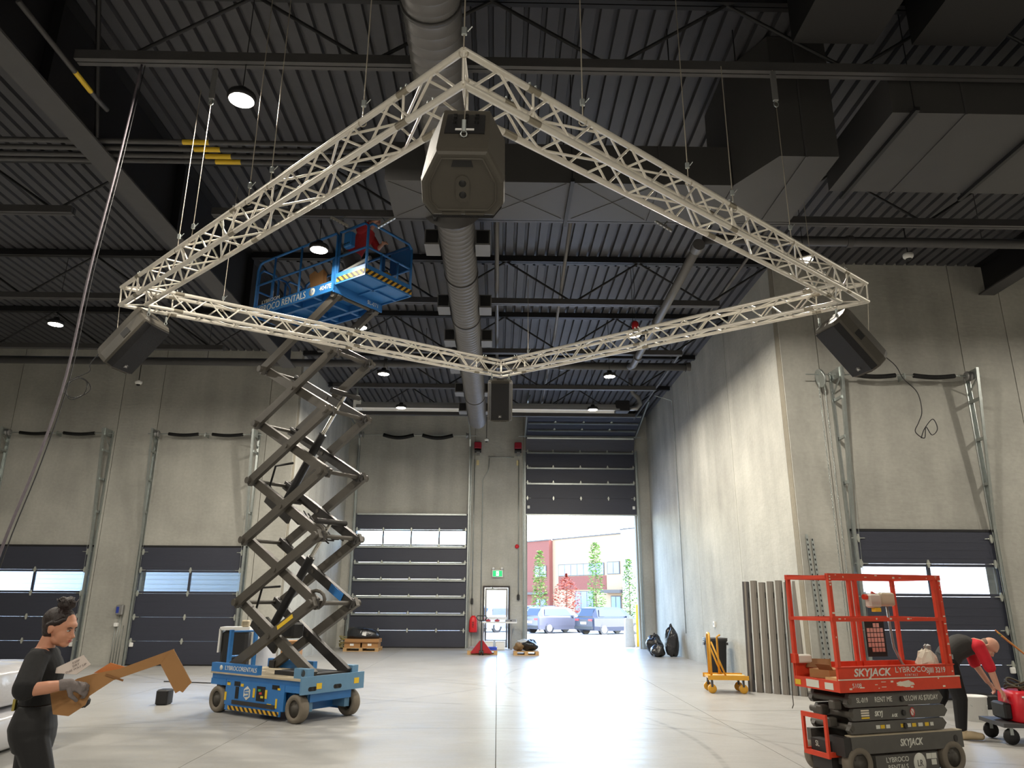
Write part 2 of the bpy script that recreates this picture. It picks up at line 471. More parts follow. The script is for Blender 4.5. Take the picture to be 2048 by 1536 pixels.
joist(24.1, -5.85, 5.85, -4.9, 4.62, 1.42, 'black steel roof joist behind the tube heater', .2)
for y, lb in ((3.7, 'dark roof joist left of the deep girder, nearest to the camera'), (7.17, 'dark roof joist left of the deep girder, second from the camera'),
              (10.72, 'dark roof joist left of the deep girder, ending short beside the hanging rope'), (14.28, 'dark roof joist left of the deep girder, above the far left lamp'),
              (17.5, 'dark roof joist left of the deep girder, closest to the left wall')):
    joist(y, XL0 + .1, -5.5, -15.6, -6.95, 1.35, lb)

def girder(name, x, y0, y1, zb, label):
    t = thing(name, label, 'girder', (x, (y0+y1)/2, zb))
    MB().box(x-.17, x+.17, y0, y1, zb, zb+.03).build('bottom_flange', m_steel_gry, t, True)
    MB().box(x-.012, x+.012, y0, y1, zb+.03, 8.76).build('web', m_steel_blk, t, True)
    MB().box(x-.15, x+.15, y0, y1, 8.76, 8.79).build('top_flange', m_steel_blk, t, True)
    mb = MB()
    y = y0 + 1.5
    while y < y1 - .3:
        mb = MB().box(x-.14, x-.013, y-.008, y+.008, zb+.03, 8.75).box(x+.013, x+.14, y-.008, y+.008, zb+.03, 8.75)
        mb.build('stiffener', m_steel_blk, t, True); y += 3.55
girder('steel_girder', -5.42, YN, 18.0, 7.40, 'deep dark steel girder running back along the left of the bay')
girder('steel_girder', 10.5, YN, 14.41, 8.10, 'dark steel girder meeting the right wall near its top corner')
# bracing struts from girder to deck, seen at the left
tag(MB().tube((-5.3, 8.35, 7.5), (-4.9, 7.25, 8.7), .03).build('girder_brace', m_steel_blk), 'short dark diagonal brace on the left girder', 'brace')

# ---------------------------------------------------------------- overhead sectional doors
m_strip = mat('door_weather_strip', (20, 20, 22), 0.7)
m_hinge = mat('zinc_hinge', (196, 200, 192), 0.35, 0.6)
m_spring = mat('black_spring', (16, 16, 17), 0.55, 0.3, bump=0.6, bscale=90)
hinge_me = MB().prism([(-.028, -.02), (-.028, .02), (-.012, .075), (.012, .075), (.028, .02), (.028, -.02), (.012, -.075), (-.012, -.075)], 0, .022)
hinge_me = hinge_me.tube((-.05, 0, .018), (.05, 0, .018), .008, 6).mesh('hinge', m_hinge)
endh_me = MB().prism([(-.03, -.02), (-.03, .02), (-.01, .08), (.01, .08), (.03, .02), (.03, -.02), (.01, -.08), (-.01, -.08)], 0, .03)
endh_me = endh_me.tube((-.13, 0, .02), (.13, 0, .02), .007, 6).mesh('roller_hinge', m_hinge)
HM = Matrix(((1,0,0,0),(0,0,-1,0),(0,1,0,0),(0,0,0,1)))          # mesh XY -> world XZ, thickness towards -Y

def section(parent, x0, x1, z0, z1, y, window=False, cols=4, M=None):
    """one door section; front face at y, towards -Y"""
    if not window:
        mb = MB().box(x0, x1, y, y+.045, z0+.003, z1-.003, M)
        h = (z1 - z0) / 4
        for k in range(1, 4): mb.box(x0+.01, x1-.01, y-.003, y, z0 + k*h - .05, z0 + k*h + .05, M)
        mb.build('door_section', m_panel, parent)
        return
    fr = MB().box(x0, x1, y, y+.045, z0+.003, z0+.055, M).box(x0, x1, y, y+.045, z1-.055, z1-.003, M)
    w = (x1 - x0) / cols
    for k in range(cols + 1):
        c = x0 + k * w
        a, b = max(x0, c - .03), min(x1, c + .03)
        fr.box(a, b, y, y+.045, z0+.055, z1-.055, M)
    f = fr.build('window_section', m_panel, parent)
    for k in range(cols):
        MB().box(x0+k*w+.03, x0+(k+1)*w-.03, y+.018, y+.026, z0+.055, z1-.055, M).build('pane', m_glass, f)
def hinges(parent, xs, z, y, ends):
    for x in xs: inst(hinge_me, 'hinge', parent, Matrix.Translation((x, y, z)) @ HM)
    for x in ends: inst(endh_me, 'roller_hinge', parent, Matrix.Translation((x, y, z)) @ HM)

def dock_door(name, x0, x1, yw, label, chain=False, lean=.34):
    """9 by 10 ft vertical lift door in front of a wall whose face is at yw"""
    d = struct(name, (0, 0, 0), label); y = yw - .07
    H = 3.05; h = H / 5; cx = (x0 + x1) / 2
    for k in range(5): section(d, x0, x1, k*h, (k+1)*h, y, k == 3, 2)
    for k in range(1, 5): hinges(d, [cx], k*h, y-.003, [x0+.06, x1-.06])
    for x in (x0+.06, x1-.06): inst(endh_me, 'top_roller', d, Matrix.Translation((x, y-.003, H-.13)) @ HM)
    MB().box(x0, x1, y-.004, y+.05, 0, .035).build('bottom_seal', m_strip, d)
    MB().box(x0-.05, x1+.05, yw-.075, yw-.001, H+.005, H+.05).build('header_seal', m_strip, d)
    for s, x in ((-1, x0), (1, x1)):
        # wall angle and inclined track
        MB().box(x+s*.02, x+s*.10, yw-.012, yw-.001, 0, 6.3).box(x+s*.09, x+s*.10, yw-.07, yw-.012, 0, 6.3).build('wall_angle', m_galv, d)
        tr = MB()
        tr.bar((x+s*.035, yw-.10, 0), (x+s*.035, yw-.10, 3.1), .012, .07, (0,1,0)).bar((x+s*.035, yw-.10, 3.1), (x+s*.035, yw-.10-lean, 6.32), .02, .075, (0,1,0))
        tr.bar((x+s*.012, yw-.135, 0), (x+s*.012, yw-.135, 3.1), .05, .012, (0,1,0)).bar((x+s*.012, yw-.135, 3.1), (x+s*.012, yw-.135-lean, 6.32), .05, .012, (0,1,0))
        tr.build('track', m_galv, d)
        for z in (4.0, 4.9, 5.7):
            yy = yw - .10 - lean * (z - 3.1) / 3.2
            MB().box(x+s*.03, x+s*.075, yy, yw-.002, z-.03, z+.03).build('track_bracket', m_galv, d)
        MB().box(x+s*.02, x+s*.06, yw-.40, yw-.002, 6.12, 6.32).bar((x+s*.04, yw-.38, 6.12), (x+s*.04, yw-.01, 5.85), .03, .02).build('end_bracket', m_galv, d)
        MB().lathe([(.03,-.02),(.09,-.02),(.10,0),(.075,.01),(.075,.06),(.10,.07),(.09,.09),(.03,.09)], 18,
                   Matrix.Translation((x-s*.07, yw-.24, 6.2)) @ Matrix.Rotation(s*PI/2, 4, 'Y')).build('cable_drum', m_alu_dk, d)
        MB().tube((x-s*.1, yw-.2, 6.2), (x-s*.02, yw-.11, .15), .004, 5).build('lift_cable', m_galv, d)
    MB().tube((x0-.22, yw-.24, 6.2), (x1+.22, yw-.24, 6.2), .016, 8).build('shaft', m_galv, d)
    w = x1 - x0
    for a, b in ((.13, .43), (.57, .88)):
        pts = [(x0 + w*(a + (b-a)*t/8), yw-.24, 6.2 - .035*math.sin(PI*t/8)) for t in range(9)]
        MB().path(pts, .048, 10).build('torsion_spring', m_spring, d)
    MB().box(cx-.012, cx+.012, yw-.26, yw-.002, 6.13, 6.25).build('centre_bracket', m_galv, d)
    for x, z, q in ((x0+.09, .52, .055), (x1-.09, .52, .055)):
        MB().cbox(x-.05, x+.05, y-.05, y-.004, z-.055, z+.055, .012).build('bumper_plate', m_white, d)
    if chain:
        xx = x0 - .38
        MB().lathe([(.02,-.012),(.17,-.012),(.19,-.02),(.19,.02),(.17,.012),(.02,.012)], 24, Matrix.Translation((xx, yw-.24, 6.12)) @ Matrix.Rotation(R(78), 4, 'Y')).build('chain_wheel', m_galv, d)
        MB().tube((xx-.3, yw-.24, 6.2), (x0-.1, yw-.24, 6.2), .012, 8).build('jackshaft', m_galv, d)
        link = MB().path([(.010*math.cos(t*PI/4), 0, .024*math.sin(t*PI/4)) for t in range(8)], .0045, 5, closed=True).mesh('chain_link', m_galv)
        for c, dy in ((xx-.03, -.20), (xx+.05, -.28)):
            for k in range(118): inst(link, 'chain_link', d, Matrix.Translation((c, yw+dy, 6.02 - k*.041)) @ Matrix.Rotation(k*PI/2 + .4, 4, 'Z'))
    return d
dock_door('door_1', -9.78, -6.98, YL, 'dark dock door with a two pane window band behind the blue scissor lift')
dock_door('door_2', -13.98, -11.18, YL, 'dark dock door with a two pane window band behind the woman')
dock_door('door_3', 6.95, 9.69, YR, 'dark dock door with a two pane window band behind the red scissor lift', True)

def tall_track(d, x, s, yw, top):
    MB().box(x+s*.02, x+s*.12, yw-.012, yw-.001, 0, top).box(x+s*.11, x+s*.12, yw-.09, yw-.012, 0, top).build('wall_angle', m_galv, d)
    pts = [(x+s*.04, yw-.11, 0), (x+s*.04, yw-.11, 5.0), (x+s*.04, yw-.13, top-.5)]
    MB().bar(pts[0], pts[1], .05, .05, (0,1,0)).bar(pts[1], pts[2], .05, .05, (0,1,0)).build('track', m_galv, d)
# closed bay door
d4 = struct('door_4', (0,0,0), 'closed charcoal bay door with steel struts and a four pane window band')
x0, x1, h = -5.445, -1.18, 0.609; y = YB - .07; H = 8*h
for k in range(8): section(d4, x0, x1, k*h, (k+1)*h, y, k == 6, 4)
for k in range(1, 8):
    xs = [x0 + (x1-x0)*q/4 for q in (1, 2, 3)]
    hinges(d4, xs, k*h, y-.003, [x0+.06, x1-.06])
    if k in (2, 3, 4, 5, 6):
        MB().box(x0+.04, x1-.04, y-.075, y-.02, k*h-.085, k*h-.028).build('strut', m_galv, d4)
MB().box(x0+.04, x1-.04, y-.075, y-.02, H-.07, H-.01).build('strut', m_galv, d4)
MB().box(x0, x1, y-.004, y+.05, 0, .04).build('bottom_seal', m_strip, d4)
for s, x in ((-1, x0), (1, x1)): tall_track(d4, x, s, YB, 7.6)
for s, x in ((-1, x0), (1, x1)):
    pts = [(x+s*.04, YB-.13, 7.1), (x+s*.04, YB-.15, 7.5), (x+s*.04, YB-.3, 7.78), (x+s*.04, YB-.7, 7.98), (x+s*.04, YB-2.6, 8.2)]
    mb = MB()
    for a, b in zip(pts, pts[1:]): mb.bar(a, b, .05, .06, (0, .6, .8))
    mb.build('curved_track', m_galv, d4)
    MB().lathe([(.03,-.02),(.12,-.02),(.12,0),(.09,.01),(.09,.08),(.12,.09),(.03,.09)], 18, Matrix.Translation((x-s*.1, YB-.3, 7.9)) @ Matrix.Rotation(s*PI/2, 4, 'Y')).build('cable_drum', m_alu_dk, d4)
MB().tube((x0-.2, YB-.3, 7.9), (x1+.3, YB-.3, 7.9), .018, 8).build('shaft', m_galv, d4)
for a, b in ((.21, .49), (.57, .85)):
    pts = [(x0+(x1-x0)*(a+(b-a)*t/10), YB-.3, 7.9-.11*math.sin(PI*t/10)) for t in range(11)]
    MB().path(pts, .075, 10).build('torsion_spring', m_spring, d4)
# raised bay door: curtain hangs above the opening, upper sections ride in on sloped tracks
d5 = struct('door_5', (0,0,0), 'raised charcoal bay door above the bright open doorway')
x0, x1 = 1.065, 5.345; z0 = 4.89
for k in range(4): section(d5, x0, x1, z0+k*h, z0+(k+1)*h, y)
xs = [x0 + (x1-x0)*q/4 for q in (1, 2, 3)]
for k in range(1, 5):
    hinges(d5, xs, z0+k*h, y-.003, [x0+.06, x1-.06])
    if k > 1: MB().box(x0+.04, x1-.04, y-.075, y-.02, z0+k*h-.085, z0+k*h-.028).build('strut', m_galv, d5)
MB().box(x0, x1, y-.01, y+.05, z0-.05, z0).build('bottom_seal', m_galv, d5)
for x in (x0+.1, x1-.1): MB().cbox(x-.05, x+.05, y-.05, y-.004, z0+.2, z0+.32, .012).build('bumper_plate', m_white, d5)
Ma = Matrix.Translation((0, y, z0+4*h+.02)) @ Matrix.Rotation(R(22), 4, 'X') @ Matrix.Translation((0, -y, 0))
section(d5, x0, x1, 0, h, y, False, 4, Ma)
MB().box(x0+.04, x1-.04, y-.075, y-.02, h-.10, h-.04, Ma).build('strut', m_galv, d5)
e_ = Ma @ V((0, y, h))
Ms = Matrix.Translation((0, e_.y, e_.z+.02)) @ Matrix.Rotation(R(76), 4, 'X') @ Matrix.Translation((0, -y, 0))
for k in range(3):
    section(d5, x0, x1, k*h, (k+1)*h, y, False, 4, Ms)
    MB().box(x0+.04, x1-.04, y-.075, y-.02, (k+1)*h-.10, (k+1)*h-.04, Ms).build('strut', m_galv, d5)
    for x in xs: inst(hinge_me, 'hinge', d5, Ms @ Matrix.Translation((x, y-.003, (k+1)*h)) @ HM)
for s, x in ((-1, x0), (1, x1)):
    tall_track(d5, x, s, YB, 7.4)
    a = Ms @ V((x+s*.04, y, -.1)); b = Ms @ V((x+s*.04, y, 2.9))
    MB().bar(a, b, .05, .09, (0, .9, .45)).build('curved_track', m_galv, d5)
    MB().bar(b - V((0, .6, .05)) * 0.1, b + V((-s*.25, .1, .55)), .05, .02).build('track_hanger', m_galv, d5)
    MB().bar(b, b + V((s*.04, 0, .6)), .05, .02).build('track_hanger', m_galv, d5)
MB().tube((x0-.3, YB-.3, 7.9), (x1+.25, YB-.3, 7.9), .018, 8).build('shaft', m_galv, d5)

# personnel door between the two bay doors: glass leaf in a dark frame
d6 = struct('door_6', (0,0,0), 'narrow glazed exit door with a dark frame and a white push bar')
m_frame = mat('bronze_door_frame', (52, 48, 46), 0.5)
MB().box(-.545, -.48, YB-.06, YB+.1, 0, 2.21).box(.40, .465, YB-.06, YB+.1, 0, 2.21).box(-.48, .40, YB-.06, YB+.1, 2.14, 2.21).build('door_frame', m_frame, d6)
lf = MB().box(-.47, -.40, YB-.02, YB+.03, .02, 2.13).box(.32, .39, YB-.02, YB+.03, .02, 2.13).box(-.40, .32, YB-.02, YB+.03, 2.05, 2.13).box(-.40, .32, YB-.02, YB+.03, .02, .30).build('leaf', m_alu_dk, d6)
MB().box(-.40, .32, YB, YB+.008, .30, 2.05).build('pane', m_glass, lf)
MB().box(-.40, .36, YB-.09, YB-.03, 1.00, 1.10).build('push_bar', m_white, d6)
MB().box(-.35, .0, YB-.07, YB-.022, 2.06, 2.12).bar((-.1, YB-.05, 2.1), (-.25, YB-.2, 2.16), .03, .015).build('closer', m_galv, d6)
MB().box(-.40, .32, YB-.026, YB-.02, .06, .28).build('kick_plate', m_alu, d6)
# ================================================================ lamps and services under the roof
m_lens = mat('lit_lens', (1.0, 0.90, 0.74), 0.4, emit=22.0)
m_lampbody = mat('lamp_housing', (40, 40, 42), 0.5, 0.3)
def lamp(x, y, z, label, k=1.0):
    t = thing('high_bay_lamp', label, 'lamp', (x, y, z), group='round high bay lamps')
    MB().lathe([(.045,.16),(.06,.15),(.06,.09),(.15,.075),(.16,.05),(.16,.02),(.15,.0),(.14,-.004)], 24).build('housing', m_lampbody, t)
    MB().lathe([(.0,-.012),(.10,-.012),(.138,-.004),(.138,.004),(.0,.004)], 24).build('lens', m_lens, t)
    MB().path([(.012*math.cos(k*PI/4), 0, .175+.018*math.sin(k*PI/4)) for k in range(8)], .004, 5, closed=True).build('hook', m_galv, t)
    MB().tube((0,0,.19), (0,0,8.8-z), .006, 6).build('chain', m_steel_blk, t)
    l = bpy.data.lights.new('lamp_glow', 'AREA'); l.shape = 'DISK'; l.size = .27; l.energy = LAMP_W * k; l.color = LAMP_COL
    o = bpy.data.objects.new('lamp_glow', l); COL.objects.link(o); o.location = (0, 0, -.02); o.parent = t
for x, y, lb in ((-2.99, 7.16, 'round lit lamp above the left arm of the truss, largest in view'), (-2.98, 10.9, 'round lit lamp behind the blue lift railing'),
    (-9.31, 14.5, 'round lit lamp at the far left beside the hanging rope'), (-2.95, 14.46, 'round lit lamp just below the blue lift platform'),
    (-2.95, 17.78, 'round lit lamp right of the scissor arms, above the tube heater'), (-2.94, 21.2, 'round lit lamp right of the scissor arms, just under the tube heater'),
    (2.8, 17.78, 'round lit lamp right of the spiral duct, above the tube heater'), (2.8, 21.2, 'round lit lamp right of the spiral duct, just under the tube heater'),
    (5.06, 11.02, 'round lit lamp seen through the right corner of the truss'), (2.87, 14.75, 'round lit lamp seen through the far right side of the truss'),
    (-9.3, 7.16, 'round lit lamp out of view beyond the left edge'), (-9.3, 0.2, 'round lit lamp out of view, behind the camera to the far left'), (-3.0, -3.3, 'round lit lamp out of view, behind the camera to the left'),
    (3.0, -3.3, 'round lit lamp out of view, behind the camera to the right'), (9.5, 0.2, 'round lit lamp out of view, behind the camera to the far right'), (12.6, 10.9, 'round lit lamp out of view beyond the right edge'),
    (-3.0, -7.0, 'round lit lamp out of view, far behind the camera to the left'), (5.0, -7.0, 'round lit lamp out of view, far behind the camera to the right')):
    lamp(x, y, 7.2, lb, .12 if 'blue lift railing' in lb else 1.0)

# spiral duct
t = thing('spiral_duct', 'long round spiral duct running back under the middle of the roof', 'duct', (-.71, 10, 7.34))
prof = []; s = 0.0; r = .285
while s < 13.75:
    prof += [(r, s), (r, s+.10), (r+.010, s+.112), (r+.010, s+.122), (r, s+.134)]; s += .145
MB().lathe(prof, 28, Matrix.Translation((0, -.57, 0)) @ Matrix.Rotation(-PI/2, 4, 'X')).build('far_run', m_duct, t)
prof2 = [(a, b) for a, b in prof if b < 10.5]
tn = thing('spiral_duct', 'round spiral duct overhead at the top edge, before the flat duct', 'duct', (-.71, 10, 7.34))
MB().lathe(prof2, 28, Matrix.Translation((0, -12.1, 0)) @ Matrix.Rotation(-PI/2, 4, 'X')).build('near_run', m_duct, tn)
MB().lathe([(.298,-.02),(.305,-.02),(.305,.02),(.298,.02)], 28, Matrix.Translation((0, -4.2, 0)) @ Matrix.Rotation(-PI/2, 4, 'X')).build('joint_band', m_duct_rect, tn)
MB().lathe([(.0,.012),(.27,.012),(.286,0),(.286,-.03)], 28, Matrix.Translation((0, 13.26, 0)) @ Matrix.Rotation(-PI/2, 4, 'X')).build('end_cap', m_duct, t)
MB().lathe([(.50,0),(.44,.12),(.30,.36),(.30,.42)], 28, Matrix.Translation((0, -.57, -.02)) @ Matrix.Rotation(-PI/2, 4, 'X')).build('cone_collar', m_duct_rect, t)
for yy in (2.0, 4.1, 6.9, 10.2):
    MB().lathe([(.298,-.02),(.305,-.02),(.305,.02),(.298,.02)], 28, Matrix.Translation((0, yy, 0)) @ Matrix.Rotation(-PI/2, 4, 'X')).build('joint_band', m_duct_rect, t)
m_reg = mat('register_box', (118, 117, 116), 0.5, 0.2)
for yy in (1.08, 3.72, 5.66, 7.72, 9.88, 12.0):
    for sgn in (-1, 1):
        q = MB().box(.29*sgn if sgn > 0 else -.53, .53 if sgn > 0 else -.29, yy-.42, yy, -.13, .14).build('side_register', m_reg, t)
        MB().box(.31*sgn if sgn > 0 else -.51, .51 if sgn > 0 else -.31, yy-.424, yy-.42, -.10, .12).build('grille', m_duct_blk, q)  # black plate on the front face: its lack of light put into the colour

# flat rectangular ducts
def rduct(label, poly, z0, z1, hang, seams=()):
    cx = sum(p[0] for p in poly)/len(poly); cy = sum(p[1] for p in poly)/len(poly)
    t = thing('rectangular_duct', label, 'duct', (cx, cy, z0))
    MB().prism(poly, z0, z1).build('casing', m_duct_rect, t, True)
    for x, y0, y1 in hang:
        MB().bar((x, y0-.12, z0-.03), (x, y1+.12, z0-.03), .05, .05).build('hanger_strut', m_steel_blk, t, True)
        for yy in (y0-.06, y1+.06): MB().tube((x, yy, z0-.05), (x, yy, 8.79), .007, 6).build('hanger_rod', m_steel_blk, t, True)
    for x, y0, y1 in seams:
        MB().box(x-.012, x+.012, y0-.012, y1+.012, z0-.015, z1+.01).build('seam', m_steel_gry, t, True)
    return t
t1 = rduct('flat grey sheet metal duct crossing behind the nearest loudspeaker', [(-1.54,8.46),(3.05,8.46),(3.05,9.42),(-1.54,9.42)], 7.0, 7.58, [(-.95,8.46,9.42),(.92,8.46,9.42)], [(2.1,8.46,9.42)])
for a, b in (((-1.5,8.48),(-.3,9.4)), ((1.0,8.48),(2.05,9.4)), ((-.3,8.48),(.85,9.4))):
    for q in ((a, b), ((a[0], b[1]), (b[0], a[1]))): MB().bar((*q[0], 6.997), (*q[1], 6.997), .012, .006).build('cross_break', m_duct_rect, t1, True)
rduct('tall dark duct box right of the flat grey duct', [(3.06,8.46),(3.42,7.78),(4.16,7.78),(4.16,9.4),(3.06,9.42)], 7.0, 8.785, [], [(3.75,7.78,9.4)])
rduct('wide dark rectangular duct along the upper right of the roof', [(4.62,7.31),(13.8,7.31),(13.8,9.05),(4.62,9.05)], 7.3, 7.86, [(4.85,7.31,9.05),(6.55,7.31,9.05),(8.3,7.31,9.05)], [(5.5,7.31,9.05),(7.4,7.31,9.05)])
tag(MB().box(3.35, 4.3, 5.2, 6.95, 7.95, 8.7).build('duct_riser', m_duct_blk), 'black duct box in the roof space at the top right of centre', 'duct')
tag(MB().box(4.75, 5.75, 5.3, 6.95, 7.95, 8.7).build('duct_riser', m_duct_blk), 'black duct box in the roof space at the far top right', 'duct')

# pipes
def pipe(name, label, cat, pts, r, m, joints=(), hang=(), ring=None):
    t = thing(name, label, cat, pts[0]); MB().path(pts, r, 14).build('pipe', m, t, True)
    for a, b in joints: MB().tube(a, b, r*1.25, 14).build('coupling', m, t, True)
    for p in hang:
        MB().tube((p[0], p[1], p[2]+r), (p[0], p[1], 8.79), .008, 6).build('hanger', m, t, True)
    return t
pipe('sprinkler_main', 'thick dark pipe crossing the hall in front of the left wall and bay', 'pipe', [(-16.5,18.66,7.76),(5.08,18.66,7.76)], .105, m_steel_gry,
     [((5.0,18.66,7.76),(5.12,18.66,7.76)), ((1.6,18.66,7.76),(1.72,18.66,7.76)), ((-3.1,18.66,7.76),(-3.0,18.66,7.76))], [(4.62,18.66,7.76),(-7.8,18.66,7.76),(-2,18.66,7.76)])
pipe('sprinkler_branch', 'grey pipe running back from the right arm of the truss to the cross pipe', 'pipe', [(3.38,11.3,7.58),(3.42,14,7.58),(3.46,18.0,7.58),(3.47,18.55,7.72)], .085, m_duct,
     [((3.38,11.25,7.58),(3.38,11.45,7.58)), ((3.45,17.3,7.58),(3.45,17.36,7.58)), ((3.425,14.9,7.58),(3.425,14.95,7.58))])
pipe('sprinkler_main', 'dark pipe crossing the upper right above the domed camera', 'pipe', [(3.5,11.38,7.74),(14.3,11.38,7.74)], .085, m_steel_gry, [((6.0,11.38,7.74),(6.1,11.38,7.74))], [(8.4,11.38,7.74)])
pipe('sprinkler_line', 'thin grey pipe with black fittings running back right of the spiral duct', 'pipe', [(1.15,9.6,8.0),(1.35,17.2,8.0),(1.42,24,8.0)], .033, m_duct, [((1.18,11,8.0),(1.19,11.2,8.0)), ((1.31,14.6,8.0),(1.31,14.8,8.0))], [(1.19,11.1,7.95),(1.31,14.7,7.95),(1.36,18.6,7.95)])
pipe('conduit', 'straight pale conduit running back beside the spiral duct', 'conduit', [(-.08,9.6,7.93),(-.08,20,7.93)], .042, m_duct)
pipe('conduit', 'thin conduit along the right of the bay roof', 'conduit', [(4.9,11.5,8.3),(5.1,27,8.3)], .03, m_duct)
for k, (yy, zz) in enumerate(((8.5,7.55),(8.66,7.55),(8.82,7.55),(8.95,7.55))):
    w = ('nearest', 'second nearest', 'third nearest', 'farthest')[k]
    t = pipe('conduit', 'dark conduit with a yellow label, %s of the four left of the truss' % w, 'conduit', [(-16,yy,zz),(-1.8,yy,zz)], .034, m_steel_gry)
    MB().tube((-4.25+k*.09, yy, zz), (-3.9+k*.09, yy, zz), .0352, 12).build('label_band', m_yel, t, True)
tag(MB().path([(-5.0,6.2,7.62),(-5.0,7.7,7.62),(-4.98,7.95,7.62)], .03, 8).build('conduit', m_steel_gry), 'short dark pipe bending along the left girder', 'conduit')
tag(MB().tube((-5.0,7.25,7.62), (-5.0,7.6,7.62), .0312, 8).build('pipe_label', m_yel), 'yellow label on the short pipe along the left girder', 'label')

# tube heater across the back of the bay
t = thing('tube_heater', 'long white reflector of the tube heater near the back wall', 'heater', (0, 23.2, 7.72))
m_hood = mat('heater_reflector', (200, 200, 198), 0.35, 0.5)
prof = [(-.23,-.06),(-.17,.06),(-.10,.16),(.10,.16),(.17,.06),(.23,-.06),(.215,-.06),(.155,.055),(.09,.145),(-.09,.145),(-.155,.055),(-.215,-.06)]
MB().prism(prof, -4.45, 3.75, Matrix(((0,0,1.045,0),(1,0,0,0),(0,1,0,0),(0,0,0,1)))).build('reflector', m_hood, t)
MB().tube((-4.5,-.06,.03), (3.8,-.06,.03), .05, 12).tube((-4.5,.08,.03), (3.8,.08,.03), .05, 12).build('tubes', m_white, t)
MB().cbox(3.8,4.25,-.2,.2,-.08,.28,.02).build('burner_box', m_steel_blk, t)
MB().box(-4.75,-4.5,-.17,.17,-.05,.2).build('return_bend', m_white, t)
MB().path([(4.25,0,.05),(4.5,0,.06),(4.62,0,.2),(4.6,0,.4),(4.42,0,.55),(4.35,0,.8),(4.35,0,1.07)], [.075,.08,.08,.08,.075,.075,.075], 12).build('flex_duct', m_alu_dk, t)
for x in (-3.6, -.2, 2.9): MB().tube((x,0,.16), (x,0,1.07), .005, 5).build('chain', m_galv, t)
MB().path([(-4.6,-.1,.0),(-4.66,-.1,.6),(-4.62,-.1,1.07)], .03, 8).build('vent_pipe', m_galv, t)

# small ceiling devices
def detector(label, p, top):
    t = thing('ceiling_detector', label, 'detector', p)
    MB().lathe([(.0,-.05),(.06,-.045),(.09,-.01),(.095,.04),(.08,.06),(.0,.06)], 20).build('body', m_white, t)
    MB().lathe([(.0,-.085),(.035,-.08),(.055,-.05),(.055,-.045)], 16).build('dome', m_black, t)
    MB().tube((0,0,.06), (0,0,top-p[2]), .012, 6).build('stem', m_steel_blk, t)
detector('white domed camera hanging high in front of the right wall', (7.68,12.4,7.98), 8.79)
detector('small white detector hanging below the left loudspeaker', (-9.75,19.1,7.28), 8.79)
detector('small white detector hanging between the two bay doors', (-.49,27.9,7.66), 8.79)
t = thing('hanging_beacon', 'small red beacon hanging behind the far right side of the truss', 'beacon', (2.85,14.42,7.3))
MB().lathe([(.0,-.12),(.05,-.11),(.075,-.03),(.075,.06),(.04,.1),(.0,.1)], 18).build('shade', mat('red_plastic',(170,28,32),.4), t)
MB().lathe([(.03,-.14),(.055,-.13),(.055,-.11)], 14).build('rim', m_alu, t)
MB().path([(0,0,.1),(.03,0,.25),(-.04,0,.5),(.02,0,.8),(0,0,1.5)], .005, 5).build('cord', m_black, t)

# ================================================================ hoisted square of box truss
NC, LC, RC, FC = V((-.254,3.943,4.895)), V((-4.97,8.954,5.395)), V((4.667,8.52,5.395)), V((.028,13.611,5.895))
CC = (NC + LC + RC + FC) / 4
UP = (RC - LC).cross(FC - NC).normalized(); W = .24
tr = thing('aluminium_truss', 'large tilted square of silver box truss hanging below the roof', 'truss', CC)
m_truss = mat('truss_aluminium', (222, 217, 206), 0.33, 0.35, var=0.06, scale=15)
m_truss_d = mat('truss_coupler', (150, 143, 128), 0.35, 0.7)
inn = lambda c: c + (CC - c).normalized() * (W * 1.414)
brace_me = MB().tube((0,0,0), (0,0,1), .0105, 8).mesh('brace', m_truss)
inv = tr.matrix_basis.inverted()
def brace(a, b, nm='brace'): inst(brace_me, nm, tr, inv @ alongM(a, b))
for A, B in ((NC,LC),(NC,RC),(LC,FC),(RC,FC)):
    a4 = [A, inn(A), A + UP*W, inn(A) + UP*W]; b4 = [B, inn(B), B + UP*W, inn(B) + UP*W]
    for p, q in zip(a4, b4): MB().tube(p, q, .0255, 14).build('chord', m_truss, tr, True)
    L = (B - A).length; e = (B - A).normalized(); n_in = (CC - (A+B)/2); n_in = (n_in - e*n_in.dot(e)); n_in = n_in - UP*n_in.dot(UP); n_in = n_in.normalized()*W
    at = lambda s, i, u: A + e*s + n_in*i + UP*(W*u)
    for i in (0, 1):                       # vertical faces: zig-zag
        n = 27 if i == 0 else 25; s0 = .06 if i == 0 else .29; s1 = L - s0; st = (s1 - s0) / n
        for k in range(n): brace(at(s0+k*st, i, k % 2), at(s0+(k+1)*st, i, (k+1) % 2))
    for u in (0, 1):                       # top and bottom faces
        n = 11; s0 = .42; s1 = L - .42; st = (s1 - s0) / n
        for k in range(n):
            brace(at(s0+k*st, k % 2, u), at(s0+(k+1)*st, (k+1) % 2, u), 'cross_brace'); brace(at(s0+k*st, 0, u), at(s0+k*st, 1, u), 'cross_brace')
    for f in (.095, .5, .905):             # bolted section joints
        for i in (0, 1):
            for u in (0, 1):
                c = at(L*f, i, u)
                q = MB().tube(c-e*.06, c+e*.06, .0275, 14).build('coupler', m_truss_d, tr, True)
                if u == 1: MB().tube(c-e*.03+UP*.02, c-e*.03+UP*.05, .008, 6).tube(c+e*.03+UP*.02, c+e*.03+UP*.05, .008, 6).build('bolt', m_galv, q, True)
        brace(at(L*f, 0, 0), at(L*f, 0, 1), 'joint_post')
for c in (NC, LC, RC, FC):
    brace(c, c + UP*W, 'corner_post'); brace(inn(c), inn(c) + UP*W, 'corner_post'); brace(c, inn(c), 'corner_post'); brace(c + UP*W, inn(c) + UP*W, 'corner_post')

